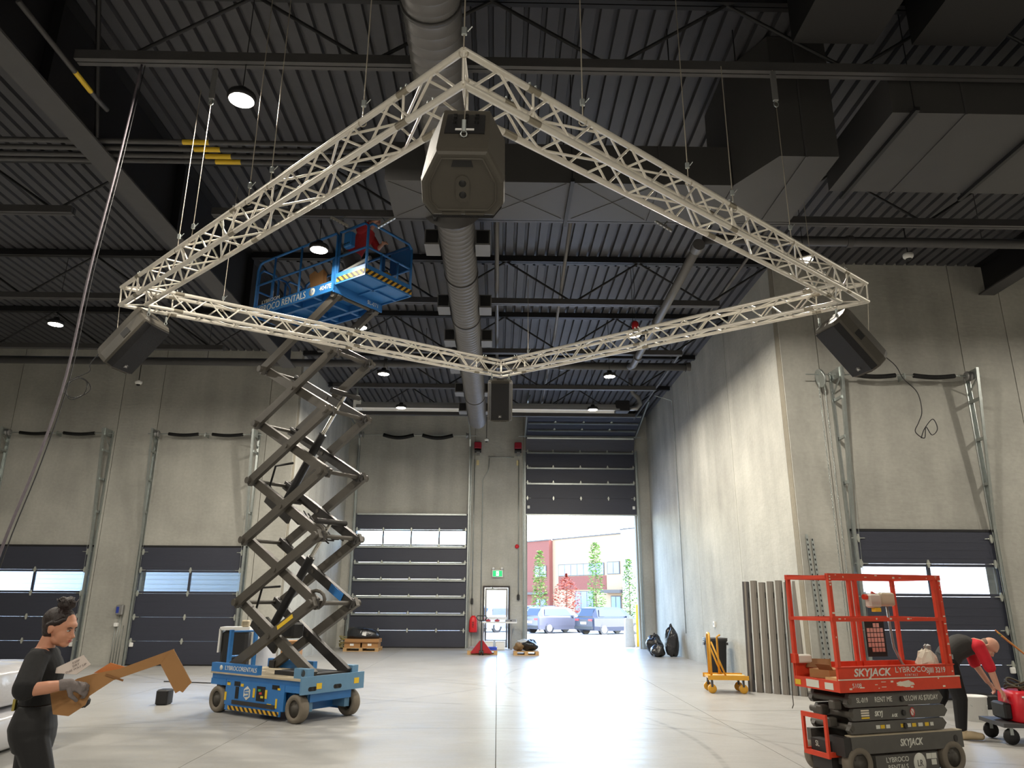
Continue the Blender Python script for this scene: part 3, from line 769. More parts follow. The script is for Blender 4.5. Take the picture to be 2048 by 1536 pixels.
# wire ropes that hold the truss, clamps at their lower ends
m_wire = mat('wire_rope', (178, 170, 155), 0.4, 0.6)
def hang(A, B, f, top, label, extra=False):
    p = A + (B - A)*f + UP*(W + .02)
    t = thing('suspension_wire', label, 'wire', p, group='wires holding the truss')
    MB().tube((0,0,0), (0,0,top-p.z), .0045, 6).build('wire', m_wire, t)
    MB().path([(.03*math.sin(k*PI/5), 0, -.045-.03*math.cos(k*PI/5)) for k in range(10)], .005, 5, closed=True).build('choker_loop', m_wire, t)
    MB().cbox(-.018,.018,-.012,.012,.10,.16,.005).tube((.02,0,.13),(.05,0,.17),.004,5).build('clamp', m_galv, t)
    if extra:
        MB().cbox(-.03,.03,-.02,.02,top-p.z-.42,top-p.z-.02,.006).build('hoist_plate', m_alu_dk, t)
        MB().path([(.025*math.cos(k*PI/4), 0, top-p.z-.46+.04*math.sin(k*PI/4)) for k in range(8)], .007, 6, closed=True).build('shackle', m_galv, t)
hang(NC, LC, .0, 8.7, 'wire rising from the nearest corner of the truss')
hang(NC, LC, .171, 7.7, 'wire on the left arm of the truss, closest to the near corner')
hang(NC, LC, .39, 7.7, 'wire on the left arm of the truss, right of the largest lamp')
hang(NC, LC, .455, 7.7, 'faint wire on the left arm of the truss below the largest lamp')
hang(NC, LC, .657, 7.66, 'wire with a plate hoist at its top on the left arm of the truss', True)
hang(NC, LC, .716, 7.6, 'bright wire on the left arm of the truss, nearest to the rope')
hang(NC, RC, .175, 7.7, 'wire on the right arm of the truss, closest to the near corner')
hang(NC, RC, .389, 7.7, 'wire on the right arm of the truss, left of its middle')
hang(NC, RC, .506, 7.0, 'wire at the middle of the right arm of the truss')
hang(NC, RC, .688, 7.66, 'wire with a plate hoist at its top on the right arm of the truss', True)
hang(LC, FC, .195, 7.7, 'wire on the far left side of the truss')
hang(RC, FC, .097, 7.7, 'wire by the right corner of the truss')
hang(RC, FC, .892, 7.7, 'wire near the far corner of the truss')
# slack rope at the left
rp = [(-4.21,7.2,7.69),(-4.163,7.0,6.23),(-4.129,6.8,4.9),(-4.06,6.62,3.72),(-4.05,6.42,2.89),(-4.07,6.2,2.08),(-4.09,6.05,1.1),(-4.1,5.95,.03)]
t = thing('hanging_rope', 'long grey rope hanging from the roof down past the left edge', 'rope', (-4.1,5.95,0))
MB().path(cr(rp), .012, 8).build('rope', mat('grey_rope', (98,91,98), .7, 0, var=.2, scale=30), t, True)
MB().path(cr([(a+.03, b+.015, c) for a, b, c in rp]), .005, 6).build('control_cord', m_black, t, True)

# ---------------------------------------------------------------- loudspeakers hung at the truss corners, facing the middle
m_spk = mat('speaker_cabinet', (68, 64, 56), 0.55, 0, var=0.05, bump=.1, bscale=120)
m_grille = mat('speaker_grille', (20, 20, 23), 0.6, 0.2, bump=.5, bscale=160)
m_spk_dk = mat('speaker_recess', (14, 14, 14), 0.6)
def speaker(label, base, face, tilt, anchors, cable=None, sc_=1.08):
    """base: centre of the bottom face; face: azimuth the grille looks to; tilt: degrees looking down"""
    M = Matrix.Translation(base) @ Matrix.Rotation(face + PI/2, 4, 'Z') @ Matrix.Rotation(R(tilt), 4, 'X') @ Matrix.Scale(sc_, 4)
    t = thing('loudspeaker', label, 'loudspeaker', M=M, group='loudspeakers hung from the truss')
    # local: front towards -Y, up +Z, bottom at z=0
    pl = [(-.215,-.10),(-.165,-.165),(.165,-.165),(.215,-.10),(.215,.02),(.13,.18),(-.13,.18),(-.215,.02)]
    sh = lambda k: [(x*k, y*k) for x, y in pl]
    rings = [[V((x, y, z)) for x, y in sh(k)] for k, z in ((.90,0),(.97,.012),(1,.05),(1,.655),(.97,.69),(.86,.712))]
    MB().loft(rings, sm=False).build('cabinet', m_spk, t)
    fr = [(-.20,-.125),(-.155,-.185),(.155,-.185),(.20,-.125)]
    MB().prism(fr, .03, .675).build('grille', m_grille, t)
    b = MB().box(-.03,.03,-.1885,-.185,.075,.115).build('badge', m_steel_gry, t)
    text('badge_letters', 'JBL', .03, m_white, b, Matrix.Translation((0,-.189,.09)) @ Matrix.Rotation(PI/2, 4, 'X'))
    text('badge_mark', '!', .026, m_white, b, Matrix.Translation((0,-.189,.108)) @ Matrix.Rotation(PI/2, 4, 'X'))
    # rear amplifier panel
    rp = MB().box(-.105,.105,.178,.186,.26,.58).build('rear_panel', m_black, t)
    for kx in (-.06, 0, .06):
        for kz in (.50, .42, .54): MB().tube((kx,.186,kz),(kx,.20,kz),.011,8).build('knob', m_spk_dk, rp)
    MB().box(-.05,.05,.186,.188,.30,.33).build('label_strip', m_white, rp)
    # bottom: twin pole sockets, rim and handle slot
    sk = MB().prism([(.036*math.cos(a)+0, .036*math.sin(a)+(.02 if math.sin(a) > 0 else -.05)) for a in [k*PI/8 for k in range(16)]], -.006, .004).build('socket_plate', m_spk, t)
    for yy in (-.045, .015): MB().lathe([(.0,-.0065),(.019,-.0065),(.019,-.004)], 14, Matrix.Translation((0,yy,0))).build('pole_socket', m_spk_dk, sk)
    MB().prism([(-.055,.10),(.055,.10),(.045,.135),(-.045,.135)], -.003, .01).build('handle_slot', m_spk_dk, t)
    MB().path([(x*.78, y*.78, -.001) for x, y in pl], .006, 6, closed=True).build('bottom_rim', m_spk, t)
    for s in (-1, 1):
        MB().box(.06*s-.05, .06*s+.05, -.155,-.14,-.004,.003).build('foot', m_spk, t)
        h = MB().box(s*.2155-.004, s*.2155+.004, -.075,.005,.36,.47).build('side_handle', m_spk_dk, t)
    MB().box(-.06,.06,-.02,.06,.711,.716).build('top_handle', m_spk_dk, t)
    pts = [M @ V(q) for q in ((-.15,-.05,.72),(.15,-.05,.72),(0,.185,.20))]
    for p in pts:
        MB().path([p + V((.018*math.cos(k*PI/4), 0, .018+.02*math.sin(k*PI/4))) for k in range(8)], .005, 5, closed=True).build('eye_bolt', m_galv, t, True)
    for k, (p, a) in enumerate(zip(pts, anchors)):
        if a is None: continue
        w = MB().tube(p + V((0,0,.03)), a, .0035, 6).build('sling', m_wire, t, True)
        MB().cbox(-.012,.012,-.01,.01,-.04,.04,.004, Matrix.Translation(p + V((0,0,.07)))).build('turnbuckle', m_galv, w, True)
    if cable: MB().path(cr([M @ V((-.05,.19,.25))] + [V(q) for q in cable]), .006, 6).build('power_cord', m_black, t, True)
    return M
eN, eL, eR, eF = NC + V((0,0,-.03)), LC, RC, FC
speaker('loudspeaker seen from behind and below at the nearest truss corner', V((-.216,3.55,3.92)), PI/2, 37, [inn(NC)+V((-.13,.13,-.02)), inn(NC)+V((.13,.13,-.02)), NC+V((.02,.02,-.02))])
fl_ = R(-14); fr_ = R(-180+14)
speaker('loudspeaker with a side handle at the left truss corner', V((-4.94,8.95,4.60)), fl_, 43, [inn(LC)+V((.05,0,-.02)), inn(LC)+V((.25,.2,-.02)), LC],
        [(-5.22,8.98,4.62),(-5.22,8.96,4.48),(-5.44,8.96,4.36),(-5.48,8.96,4.20),(-5.32,8.96,4.14),(-5.16,8.96,4.26),(-5.30,8.96,4.40),(-5.46,8.96,4.30),(-5.40,8.96,4.12),(-5.24,8.96,4.18),(-5.22,8.96,4.34),(-5.36,8.96,4.42)])
speaker('loudspeaker at the right truss corner with its grille turned to the left', V((4.65,8.6,4.56)), fr_, 43, [inn(RC)+V((-.25,.2,-.02)), inn(RC)+V((-.05,0,-.02)), RC],
        [(4.95,8.66,4.62),(5.05,8.66,4.42),(5.2,8.66,4.24),(5.22,8.66,4.0),(5.16,8.66,3.86),(5.1,8.66,3.74),(5.2,8.66,3.66),(5.24,8.66,3.8),(5.3,8.66,3.7),(5.38,8.66,3.78),(5.34,8.66,3.9),(5.22,8.66,3.78),(5.16,8.66,3.66)])
speaker('loudspeaker facing the camera below the far truss corner', V((.01,13.55,5.02)), -PI/2, 26, [FC+V((-.13,-.15,-.02)), FC+V((.13,-.15,-.02)), None])

# perforated strut brackets and a short bar among the joists
for (x, y, z, a), lb in (((-2.62,10.62,7.55,.5),'small perforated strut bracket above the blue platform, left one'), ((-1.85,10.62,7.55,-.6),'small perforated strut bracket above the blue platform, right one'), ((2.62,10.6,7.55,.6),'small perforated strut bracket beyond the right arm of the truss')):
    t = thing('strut_bracket', lb, 'bracket', M=Matrix.Translation((x,y,z)) @ Matrix.Rotation(a,4,'Y'))
    MB().box(-.16,.16,-.02,.02,0,.012).box(-.16,.16,-.02,-.012,.012,.035).box(-.16,.16,.012,.02,.012,.035).build('channel', m_alu, t)
    for k in range(5): MB().box(-.13+.06*k-.015,-.13+.06*k+.015,-.009,.009,-.002,0).build('slot', m_spk_dk, t)
    MB().tube((0,0,.02),(0,.1,.20),.012,8).build('rod', m_galv, t)
t = thing('strut_bar', 'short black bar under the deck above the right arm of the truss', 'bar', (2.1,7.7,8.2))
MB().tube((-.15,0,0),(1.0,0,0),.045,12).build('bar', m_steel_blk, t)
for x in (0,.85): MB().tube((x,0,0),(x,0,.6),.008,6).build('rod', m_steel_blk, t)
# ================================================================ scissor lifts
m_blue = mat('blue_lift_paint', (45, 112, 178), 0.4, 0, var=0.08, scale=5)
m_blue2 = mat('faded_blue_paint', (94, 134, 165), 0.5, 0, var=0.06, scale=5)
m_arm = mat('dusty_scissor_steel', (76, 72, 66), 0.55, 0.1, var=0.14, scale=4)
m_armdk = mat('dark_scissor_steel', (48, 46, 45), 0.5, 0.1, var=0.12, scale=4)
m_tyre = mat('grey_tyre', (112, 104, 92), 0.8, 0, var=0.12, scale=12, bump=.3)
m_hub = mat('wheel_hub', (70, 66, 60), 0.6, 0.1, var=.15)
m_dust = mat('dusty_ledge', (176, 164, 140), 0.8, 0, var=.12)
m_chrome = mat('chrome_rod', (210, 208, 200), 0.15, 1.0)
m_lett = mat('pale_lettering', (206, 206, 196), 0.6)
m_red = mat('orange_red_paint', (205, 62, 34), 0.45, 0, var=0.1, scale=7)
m_scuff = mat('scuffed_bare_patch', (214, 204, 186), 0.7, 0, var=.1)
m_card = mat('brown_cardboard', (160, 118, 74), 0.8, 0, var=0.06, scale=4)
m_card_dk = mat('cardboard_edge', (132, 92, 54), 0.8)
def stripes(name, a, b, k):
    m = bpy.data.materials.new(name); m.use_nodes = True; nt = m.node_tree; n = nt.nodes; L = nt.links; bs = n['Principled BSDF']
    tc = n.new('ShaderNodeTexCoord'); sp = n.new('ShaderNodeSeparateXYZ'); L.new(tc.outputs['Object'], sp.inputs[0])
    s1 = n.new('ShaderNodeMath'); s1.operation = 'ADD'; L.new(sp.outputs[0], s1.inputs[0]); L.new(sp.outputs[2], s1.inputs[1])
    s2 = n.new('ShaderNodeMath'); s2.operation = 'SUBTRACT'; L.new(s1.outputs[0], s2.inputs[0]); L.new(sp.outputs[1], s2.inputs[1])
    s3 = n.new('ShaderNodeMath'); s3.operation = 'MULTIPLY'; s3.inputs[1].default_value = k; L.new(s2.outputs[0], s3.inputs[0])
    s4 = n.new('ShaderNodeMath'); s4.operation = 'FRACT'; L.new(s3.outputs[0], s4.inputs[0])
    s5 = n.new('ShaderNodeMath'); s5.operation = 'GREATER_THAN'; s5.inputs[1].default_value = .5; L.new(s4.outputs[0], s5.inputs[0])
    mx = n.new('ShaderNodeMix'); mx.data_type = 'RGBA'; mx.inputs[6].default_value = (*lin(a), 1); mx.inputs[7].default_value = (*lin(b), 1)
    L.new(s5.outputs[0], mx.inputs[0]); L.new(mx.outputs[2], bs.inputs['Base Color']); bs.inputs['Roughness'].default_value = .55
    return m
m_haz = stripes('hazard_stripe', (205, 158, 40), (34, 32, 30), 9.0)
NEAR = Matrix(((1,0,0,0),(0,0,-1,0),(0,1,0,0),(0,0,0,1)))            # text plane facing -Y
FRONT = Matrix(((0,0,1,0),(1,0,0,0),(0,1,0,0),(0,0,0,1)))            # text plane facing +X

def wheel(parent, x, y, r, w, side):
    M = Matrix.Translation((x, y, r)) @ Matrix.Rotation(PI/2, 4, 'X')
    t = MB().lathe([(r*.62,-w/2),(r*.93,-w/2),(r,-w*.36),(r,w*.36),(r*.93,w/2),(r*.62,w/2),(r*.62,-w/2)], 32, M).build('wheel', m_tyre, parent)
    s = w/2 if side < 0 else -w/2
    k = 1 if side < 0 else -1
    MB().lathe([(r*.62,s-.02*k),(r*.60,s-.04*k),(r*.30,s-.03*k),(r*.28,s+.005*k),(.0,s+.006*k)], 24, M).build('hub', m_hub, t)
    for q in range(5):
        a = 2*PI*q/5
        MB().tube((x+r*.42*math.cos(a), y-s*.6*1.0, r+r*.42*math.sin(a)), (x+r*.42*math.cos(a), y-(s-.02*k), r+r*.42*math.sin(a)), .012, 6).build('lug_nut', m_arm, t)
    return t

# ---------------------------------------------------------------- tall blue lift
BL = thing('scissor_lift', 'tall blue scissor lift raised up to the roof', 'scissor lift', (-3.35, 12.51, 0), R(-36))
ch = MB().box(-.78,.78,-.44,.44,.13,.50).box(-1.10,1.08,-.40,.40,.28,.52).box(-1.12,1.10,-.55,.55,.50,.575).build('chassis', m_blue, BL)
MB().box(-1.13,1.11,-.585,.585,.575,.60).build('deck_ledge', m_dust, BL)
for s in (-1, 1):
    y = s*.545
    q = MB()
    q.prism([(-.72,.14),(.70,.14),(.70,.50),(-.72,.50)], -.02, .02, Matrix(((1,0,0,0),(0,0,1,y),(0,1,0,0),(0,0,0,1)))).build('side_panel', m_blue, BL)
    for q in (-1.12,.71): MB().box(q,q+.39,y-.02,y+.02,.41,.50).build('wheel_arch', m_blue, BL)
    yy = y + s*.022
    MB().box(-.66,.66,min(yy,yy+s*.025),max(yy,yy+s*.025),.07,.14).build('pothole_guard', m_blue, BL)
    MB().box(-.58,.64,min(yy+s*.025,yy+s*.029),max(yy+s*.025,yy+s*.029),.075,.135).build('hazard_band', m_haz, BL)
    if s < 0:
        MB().box(-.52,.52,yy-.012,yy,.16,.215).build('tray_sill', m_armdk, BL)
        for a, b, c, d_ in ((-.50,-.36,.42,.485),(.42,.58,.43,.49),(.06,.26,.245,.45),(-.46,-.38,.24,.41),(-.68,-.63,.42,.47)):
            MB().box(a,b,yy-.004,yy+.002,c,d_).build('recess', m_spk_dk, BL)
        for a, b, c in ((.10,.40,(60,160,80)),(.13,.36,(200,60,50)),(.17,.31,(200,190,60))):
            MB().box(a,a+.06,yy-.008,yy,b-.02,b+.01).build('control_button', mat('control_light', c, .4), BL)
        for a, c, w, hh in ((-.64,.44,.08,.04),(-.30,.44,.07,.04),(.0,.35,.05,.13),(.29,.35,.05,.12),(.58,.44,.06,.03),(.15,.19,.07,.04),(.38,.19,.10,.07),(.54,.24,.04,.13),(-.70,.26,.05,.12)):
            MB().box(a-w/2,a+w/2,yy-.005,yy,c-hh/2,c+hh/2).build('yellow_sticker', m_yel, BL)
        # round edged S emblem, built as its own plate with a blue S cut
        em = MB().prism([(.10*math.cos(k*PI/3+.5)*.9, .10*math.sin(k*PI/3+.5)) for k in range(6)], 0, .004, Matrix.Translation((-.17,yy,.335)) @ NEAR).build('emblem', m_lett, BL)
        for p0, p1 in (((-.05,.035),(.045,.05)),((-.05,.035),(-.05,.0)),((-.05,.0),(.045,.01)),((.045,.01),(.045,-.035)),((.045,-.035),(-.05,-.05))):
            MB().bar((-.17+p0[0],yy-.006,.335+p0[1]), (-.17+p1[0],yy-.006,.335+p1[1]), .006, .018, (0,0,1)).build('emblem_stroke', m_blue, em)
for x in (-.935, .935):
    for s in (-1, 1): wheel(BL, x, s*.50, .195, .14, s)
for s in (-1, 1): MB().box(.76,1.04,s*.36-.05,s*.36+.05,.15,.42).build('wheel_fork', m_blue2, BL)
fp = MB().box(1.10,1.14,-.62,.60,.40,.64).build('front_plate', m_blue2, BL)
for yy in (-.42, .06): MB().tube((1.139,yy-.05,.47),(1.143,yy-.05,.47),.03,14).tube((1.139,yy+.05,.47),(1.143,yy+.05,.47),.03,14).box(1.139,1.143,yy-.05,yy+.05,.44,.50).build('plate_slot', m_spk_dk, fp)
for yy, zz in ((-.30,.50),(.44,.52)): MB().box(1.14,1.144,yy-.05,yy+.05,zz-.04,zz+.04).build('yellow_sticker', m_yel, fp)
MB().box(-1.12,.05,.50,.585,.60,.735).build('deck_box', m_blue, BL)
sb = MB().box(-1.12,.05,-.585,-.50,.60,.735).build('deck_box', m_blue, BL)
text('fleet_name', 'LYBROCORENTALS', .092, m_lett, sb, Matrix.Translation((-.36,-.587,.667)) @ NEAR, sx=1.0)
MB().lathe([(0,0),(.038,0),(.038,.003),(0,.003)], 16, Matrix.Translation((-.86,-.586,.667)) @ Matrix.Rotation(PI/2,4,'X')).build('round_mark', m_lett, sb)
MB().box(.1,1.05,-.30,.30,.60,.66).build('inner_tray', m_armdk, BL)
for s in (-1,1): MB().box(.80,1.10,s*.44-.06,s*.44+.06,.60,.74).build('pivot_lug', m_blue2, BL)
# ladder at the rear
for s in (-.24,.24): MB().box(-1.20,-1.15,s-.03,s+.03,.42,1.22).build('ladder_rail', m_blue, BL)
for z in (.80, 1.19): MB().tube((-1.175,-.24,z),(-1.175,.24,z),.016,8).build('ladder_rung', m_blue, BL)
# six scissor stages
rows = [.66 + 1.005*k for k in range(7)]; XA, XBb = -.83, 1.0
def arm(x0, z0, x1, z1, y, m, nm):
    a, b = V((x0,y,z0)), V((x1,y,z1)); e = (b-a).normalized()*.06
    o = MB().bar(a-e, b+e, .075, .145, (0,0,1)).build(nm, m, BL)
    return o
for k in range(6):
    z0, z1 = rows[k], rows[k+1]
    for s in (-1, 1):
        o = arm(XA, z0, XBb, z1, s*.43, m_arm, 'outer_arm')
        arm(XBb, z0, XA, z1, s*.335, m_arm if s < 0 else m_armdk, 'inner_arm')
        MB().tube(((XA+XBb)/2, s*.29, (z0+z1)/2), ((XA+XBb)/2, s*.49, (z0+z1)/2), .035, 12).build('centre_pin', m_arm, BL)
        if k == 0 and s < 0:
            yl = MB().bar((.28,-.4695,1.29),(.62,-.4695,1.475), .003, .06).build('yellow_label', m_yel, o)
        if k == 5 and s < 0: pass
for k in range(1, 7):
    for x in (XA, XBb):
        z = rows[k]
        if k == 6 and x == XBb: z = rows[6]
        MB().tube((x,-.50,z),(x,.50,z),.033,12).build('pivot_tube', m_arm, BL)
        for s in (-1,1):
            MB().tube((x,s*.44,z),(x,s*.52,z),.058,12).build('pivot_boss', m_arm, BL)
            MB().cbox(x-.07,x+.07,s*.36-.03,s*.36+.03,z-.075,z+.075,.015).build('pivot_block', m_armdk, BL)
for s in (-1,1):
    MB().tube((XBb,s*.30,.68),(XBb,s*.50,.68),.05,12).build('base_pivot', m_arm, BL)
    MB().cbox(XA-.09,XA+.05,s*.40-.04,s*.40+.04,.60,.72,.01).build('slide_block', m_armdk, BL)
for (a, b, c) in (((-.42,0,1.30),(.38,0,2.38),(.80,0,2.92)), ((-.38,0,3.35),(.42,0,4.42),(.92,0,5.05))):
    MB().tube(a, b, .068, 16).build('lift_cylinder', m_black, BL)
    MB().tube(b, c, .034, 14).build('cylinder_rod', m_chrome, BL)
    for q in (a, c): MB().tube((q[0],-.31,q[2]),(q[0],.31,q[2]),.045,12).build('cylinder_trunnion', m_armdk, BL)
    for q in (-.12,.12): MB().bar((a[0]-.38,q,a[2]+.06),(a[0]+.28,q,a[2]-.35),.05,.16).build('cylinder_bracket', m_armdk, BL)
    MB().path([(a[0]-.1,-.1,a[2]-.05),(a[0]-.28,-.16,a[2]+.25),(a[0]-.2,-.14,a[2]+.6),(a[0]+.2,-.09,a[2]+.62)], .02, 8).build('hydraulic_hose', m_black, BL)
MB().cbox(-.12,.22,-.12,.12,1.12,1.36,.03).build('pump_box', m_black, BL)
for z, dx in ((2.72,.72),(1.72,.85)):
    MB().path([(dx-.05+.20*math.cos(t)+.12, -.30, z+.13*math.sin(t)) for t in [k*PI/6 for k in range(-5,6)]], .028, 8).build('cable_hose', m_arm, BL)
# looping cables along the middle arms
for j in range(4):
    pts = [(.10+.15*k, -.20+.1*j, 3.10-.085*k+.05*math.sin(2*k+j)) for k in range(7)]
    MB().path(pts, .014, 6).build('wiring_loom', m_armdk, BL)
MB().bar((.86,.285,1.745),(.56,.285,1.91),.008,.13).build('blue_tag', m_blue, BL)
# platform
PZ = 6.72
pf = MB().box(-1.13,1.08,-.57,-.545,PZ,PZ+.19).box(-1.13,1.08,.545,.57,PZ,PZ+.19).box(-1.13,-1.105,-.57,.57,PZ,PZ+.19).box(1.055,1.08,-.57,.57,PZ-.03,PZ+.13).box(-1.12,1.07,-.56,.56,PZ+.12,PZ+.15)
for x in (-.6,-.05,.5): pf.box(x-.03,x+.03,-.545,.545,PZ+.02,PZ+.12)
for y in (-.3,.3): pf.box(-1.1,1.06,y-.03,y+.03,PZ+.0,PZ+.12)
pf = pf.build('platform', m_blue, BL)
text('fleet_name', 'LYBROCO RENTALS', .185, m_lett, pf, Matrix.Translation((-.36,-.572,PZ+.085)) @ NEAR, sx=.86)
text('fleet_word', 'LYBROOM', .10, m_lett, pf, Matrix.Translation((-.62,-.572,PZ+.22)) @ NEAR, sx=1.1)
MB().lathe([(0,0),(.075,0),(.075,.003),(0,.003)], 20, Matrix.Translation((.52,-.571,PZ+.10)) @ Matrix.Rotation(PI/2,4,'X')).build('round_mark', m_lett, pf)
text('round_mark_letters', 'LR', .08, m_blue, pf, Matrix.Translation((.52,-.5745,PZ+.10)) @ NEAR)
text('model_number', '4047E', .12, m_lett, pf, Matrix.Translation((.86,-.572,PZ+.10)) @ NEAR, bold=.002)
text('unit_number', 'SL-071', .10, m_lett, pf, Matrix.Translation((1.082,.34,PZ+.05)) @ FRONT)
ex = MB().box(1.08,1.80,-.54,.54,PZ+.13,PZ+.16).box(1.78,1.80,-.56,.56,PZ+.10,PZ+.30).box(1.05,1.80,-.56,-.54,PZ+.10,PZ+.30).box(1.05,1.80,.54,.56,PZ+.10,PZ+.30)
for x in (1.42,): ex.box(x-.02,x+.02,-.54,.54,PZ+.10,PZ+.13)
ex.box(1.08,1.79,-.02,.02,PZ+.10,PZ+.13)
ex = ex.build('extension_deck', m_blue, BL)
MB().box(1.12,1.78,-.566,-.56,PZ+.13,PZ+.22).build('hazard_band', m_haz, ex); MB().box(1.80,1.806,-.55,.55,PZ+.13,PZ+.22).build('hazard_band', m_haz, ex)
RT, RM = 7.80, 7.34
def rail(pts, r=.024, nm='guard_rail', p=BL, m=None): return MB().path(pts, r, 8).build(nm, m or m_blue, p)
for s in (-1, 1):
    y = s*.55
    rail([(-1.11,y,PZ+.15),(-1.11,y,RT-.14),(-1.07,y,RT-.04),(-.98,y,RT),(1.02,y,RT),(1.06,y,RT-.05),(1.06,y,PZ+.15)])
    rail([(-1.11,y,RM),(1.06,y,RM)], .02)
    for x in (-.62,.12): rail([(x,y,PZ+.15),(x,y,RT)], .02, 'rail_post')
    y2 = s*.53
    rail([(1.1,y2,RT),(1.70,y2,RT),(1.78,y2,RT-.08),(1.78,y2,PZ+.15)])
    rail([(1.1,y2,RM),(1.78,y2,RM)], .02)
    rail([(1.1,y2,RT),(1.1,y2,PZ+.15)], .022, 'rail_post')
    MB().box(.98,1.10,y-.012,y+.012,PZ+.15,PZ+.62).build('gusset_plate', m_blue, BL)
rail([(1.78,-.53,RT-.08),(1.78,-.45,RT),(1.78,.45,RT),(1.78,.53,RT-.08)])
rail([(1.78,-.53,RM),(1.78,.53,RM)], .02)
for y in (-.2,.2): rail([(1.78,y,PZ+.16),(1.78,y,RM)], .018, 'rail_post')
MB().box(1.25,1.74,.535,.55,RM-.02,RT-.03).build('tool_board', m_blue, BL)
for y in (-.30, .30):
    rail([(-1.11,y-.22,PZ+.15),(-1.11,y-.22,RT-.2),(-1.11,y-.14,RT-.1),(-1.11,y+.14,RT-.1),(-1.11,y+.22,RT-.2),(-1.11,y+.22,PZ+.15)], .022, 'gate_loop')
    rail([(-1.11,y-.22,RM-.1),(-1.11,y+.22,RM-.1)], .02, 'gate_rail')
for s in (-.3,.3): rail([(-.72,s-.2,PZ+.15),(-.72,s-.2,RM+.02),(-.72,s-.1,RM+.12),(-.72,s+.1,RM+.12),(-.72,s+.2,RM+.02),(-.72,s+.2,PZ+.15)], .02, 'inner_loop')
cb = MB().cbox(1.28,1.46,-.62,-.50,RM+.08,RM+.36,.02).build('control_box', m_blue, BL)
for k in range(4): MB().tube((1.31+.04*k,-.62,RM+.14),(1.31+.04*k,-.626,RM+.14),.012,8).build('control_button', m_spk_dk, cb)

# odds and ends carried on the blue platform
Mb = BL.matrix_basis
PT = PZ + .165
t = thing('yellow_bag', 'yellow bag standing on the blue platform extension', 'bag', M=Mb @ Matrix.Translation((1.46,.20,PT)))
rg = []
for z, k in ((0,.85),(.04,1),(.16,1.02),(.27,.92),(.30,.97)): rg.append([V((.14*k*math.cos(a)*(1+.06*math.sin(3*a+z*9)), .13*k*math.sin(a)*(1+.07*math.cos(2*a+z*7)), z)) for a in [2*PI*j/20 for j in range(20)]])
MB().loft(rg).build('bag_body', mat('yellow_canvas', (206,150,40), .8, 0, var=.12, bump=.3), t)
MB().path([(-.1,0,.29),(-.07,0,.37),(.07,0,.37),(.1,0,.29)], .01, 6).build('bag_handle', m_black, t)
t = thing('plastic_bundle', 'clear plastic wrapped bundle beside the yellow bag on the blue platform', 'bundle', M=Mb @ Matrix.Translation((1.67,.42,PT)))
MB().ell((0,0,.07), (.09,.1,.07), 14, 8).build('wrapping', mat('cloudy_plastic', (190,190,188), .25), t)
MB().ell((.01,.01,.05), (.09,.08,.05), 10, 6).build('contents', m_black, t)
t = thing('cardboard_piece', 'torn cardboard propped inside the blue platform railing', 'cardboard', M=Mb @ Matrix.Translation((.42,-.36,PT)) @ Matrix.Rotation(R(12),4,'X'))
MB().prism([(-.16,0),(.12,0),(.20,.40),(.05,.36),(-.02,.42),(-.18,.38)], 0, .006, NEAR).build('sheet', m_card, t)
MB().prism([(.12,0),(.2,.02),(.28,.30),(.20,.40)], 0, .006, NEAR).build('flap', m_card_dk, t)
t = thing('fluorescent_tube', 'white tube leaning inside the blue platform', 'tube', M=Mb @ Matrix.Translation((.95,-.40,PT+.19)))
MB().tube((-.05,0,0),(.75,0,.13),.032,12).build('tube', m_white, t)
MB().tube((.75,0,.13),(.78,0,.135),.034,12).tube((-.08,0,-.005),(-.05,0,0),.034,12).build('end_cap', m_alu_dk, t)
MB().tube((0,0,.0),(0,0,-.19),.012,8).tube((.7,0,.12),(.7,0,-.19),.012,8).build('stand', m_black, t)

# ---------------------------------------------------------------- low red lift at the right
RL = thing('scissor_lift', 'worn orange red scissor lift standing folded at the lower right', 'scissor lift', M=Matrix.Translation((3.52, 8.0, 0)) @ Matrix.Rotation(R(18), 4, 'Z') @ Matrix.Scale(.877, 4))
zf = lambda z: z*1.338 if z < .7151 else z + .2417
LX, WY = 1.80, .78
m_dk = mat('dark_grey_lift_paint', (84, 82, 78), 0.55, 0, var=.12, scale=6)
MB().box(.30,1.52,.10,WY-.10,.05,.20).box(.08,LX-.05,.16,WY-.16,.12,.24).build('chassis', m_dk, RL)
sp = MB().box(.42,1.36,.02,.10,.035,.195).build('battery_tray', m_dk, RL)
text('fleet_name', 'LYBROCO', .062, m_lett, sp, Matrix.Translation((.74,.018,.155)) @ NEAR, sx=1.2)
text('fleet_word', 'RENTALS', .062, m_lett, sp, Matrix.Translation((.74,.018,.095)) @ NEAR, sx=1.2)
em = MB().lathe([(0,0),(.085,0),(.085,.004),(0,.004)], 26, Matrix.Translation((1.07,.02,.112)) @ Matrix.Rotation(PI/2,4,'X') @ Matrix.Diagonal((1.1,1,1,1))).build('round_mark', m_lett, sp)
text('round_mark_letters', 'LR', .08, m_dk, em, Matrix.Translation((1.07,.013,.112)) @ NEAR)
for a, b in ((1.22,.165),(1.30,.165),(1.29,.115)): MB().box(a-.04,a+.035,.015,.02,b-.022,b+.022).build('white_sticker', m_lett, sp)
for x in (.20, 1.62):
    for y, s in ((.075,-1),(WY-.075,1)): wheel(RL, x, y, .185, .12, s)
MB().box(.10,LX,WY-.09,WY-.02,.215,.355).build('base_rail', m_dk, RL)
br = MB().box(.10,LX,.02,.09,.215,.355).build('base_rail', m_dk, RL)
MB().box(.10,LX,.02,.12,.355,.362).build('dusty_top', m_dust, br)
text('maker_name', 'SKYJACK', .085, m_lett, br, Matrix.Translation((.98,.018,.285)) @ NEAR, sx=1.0, bold=.002, shear=.2)
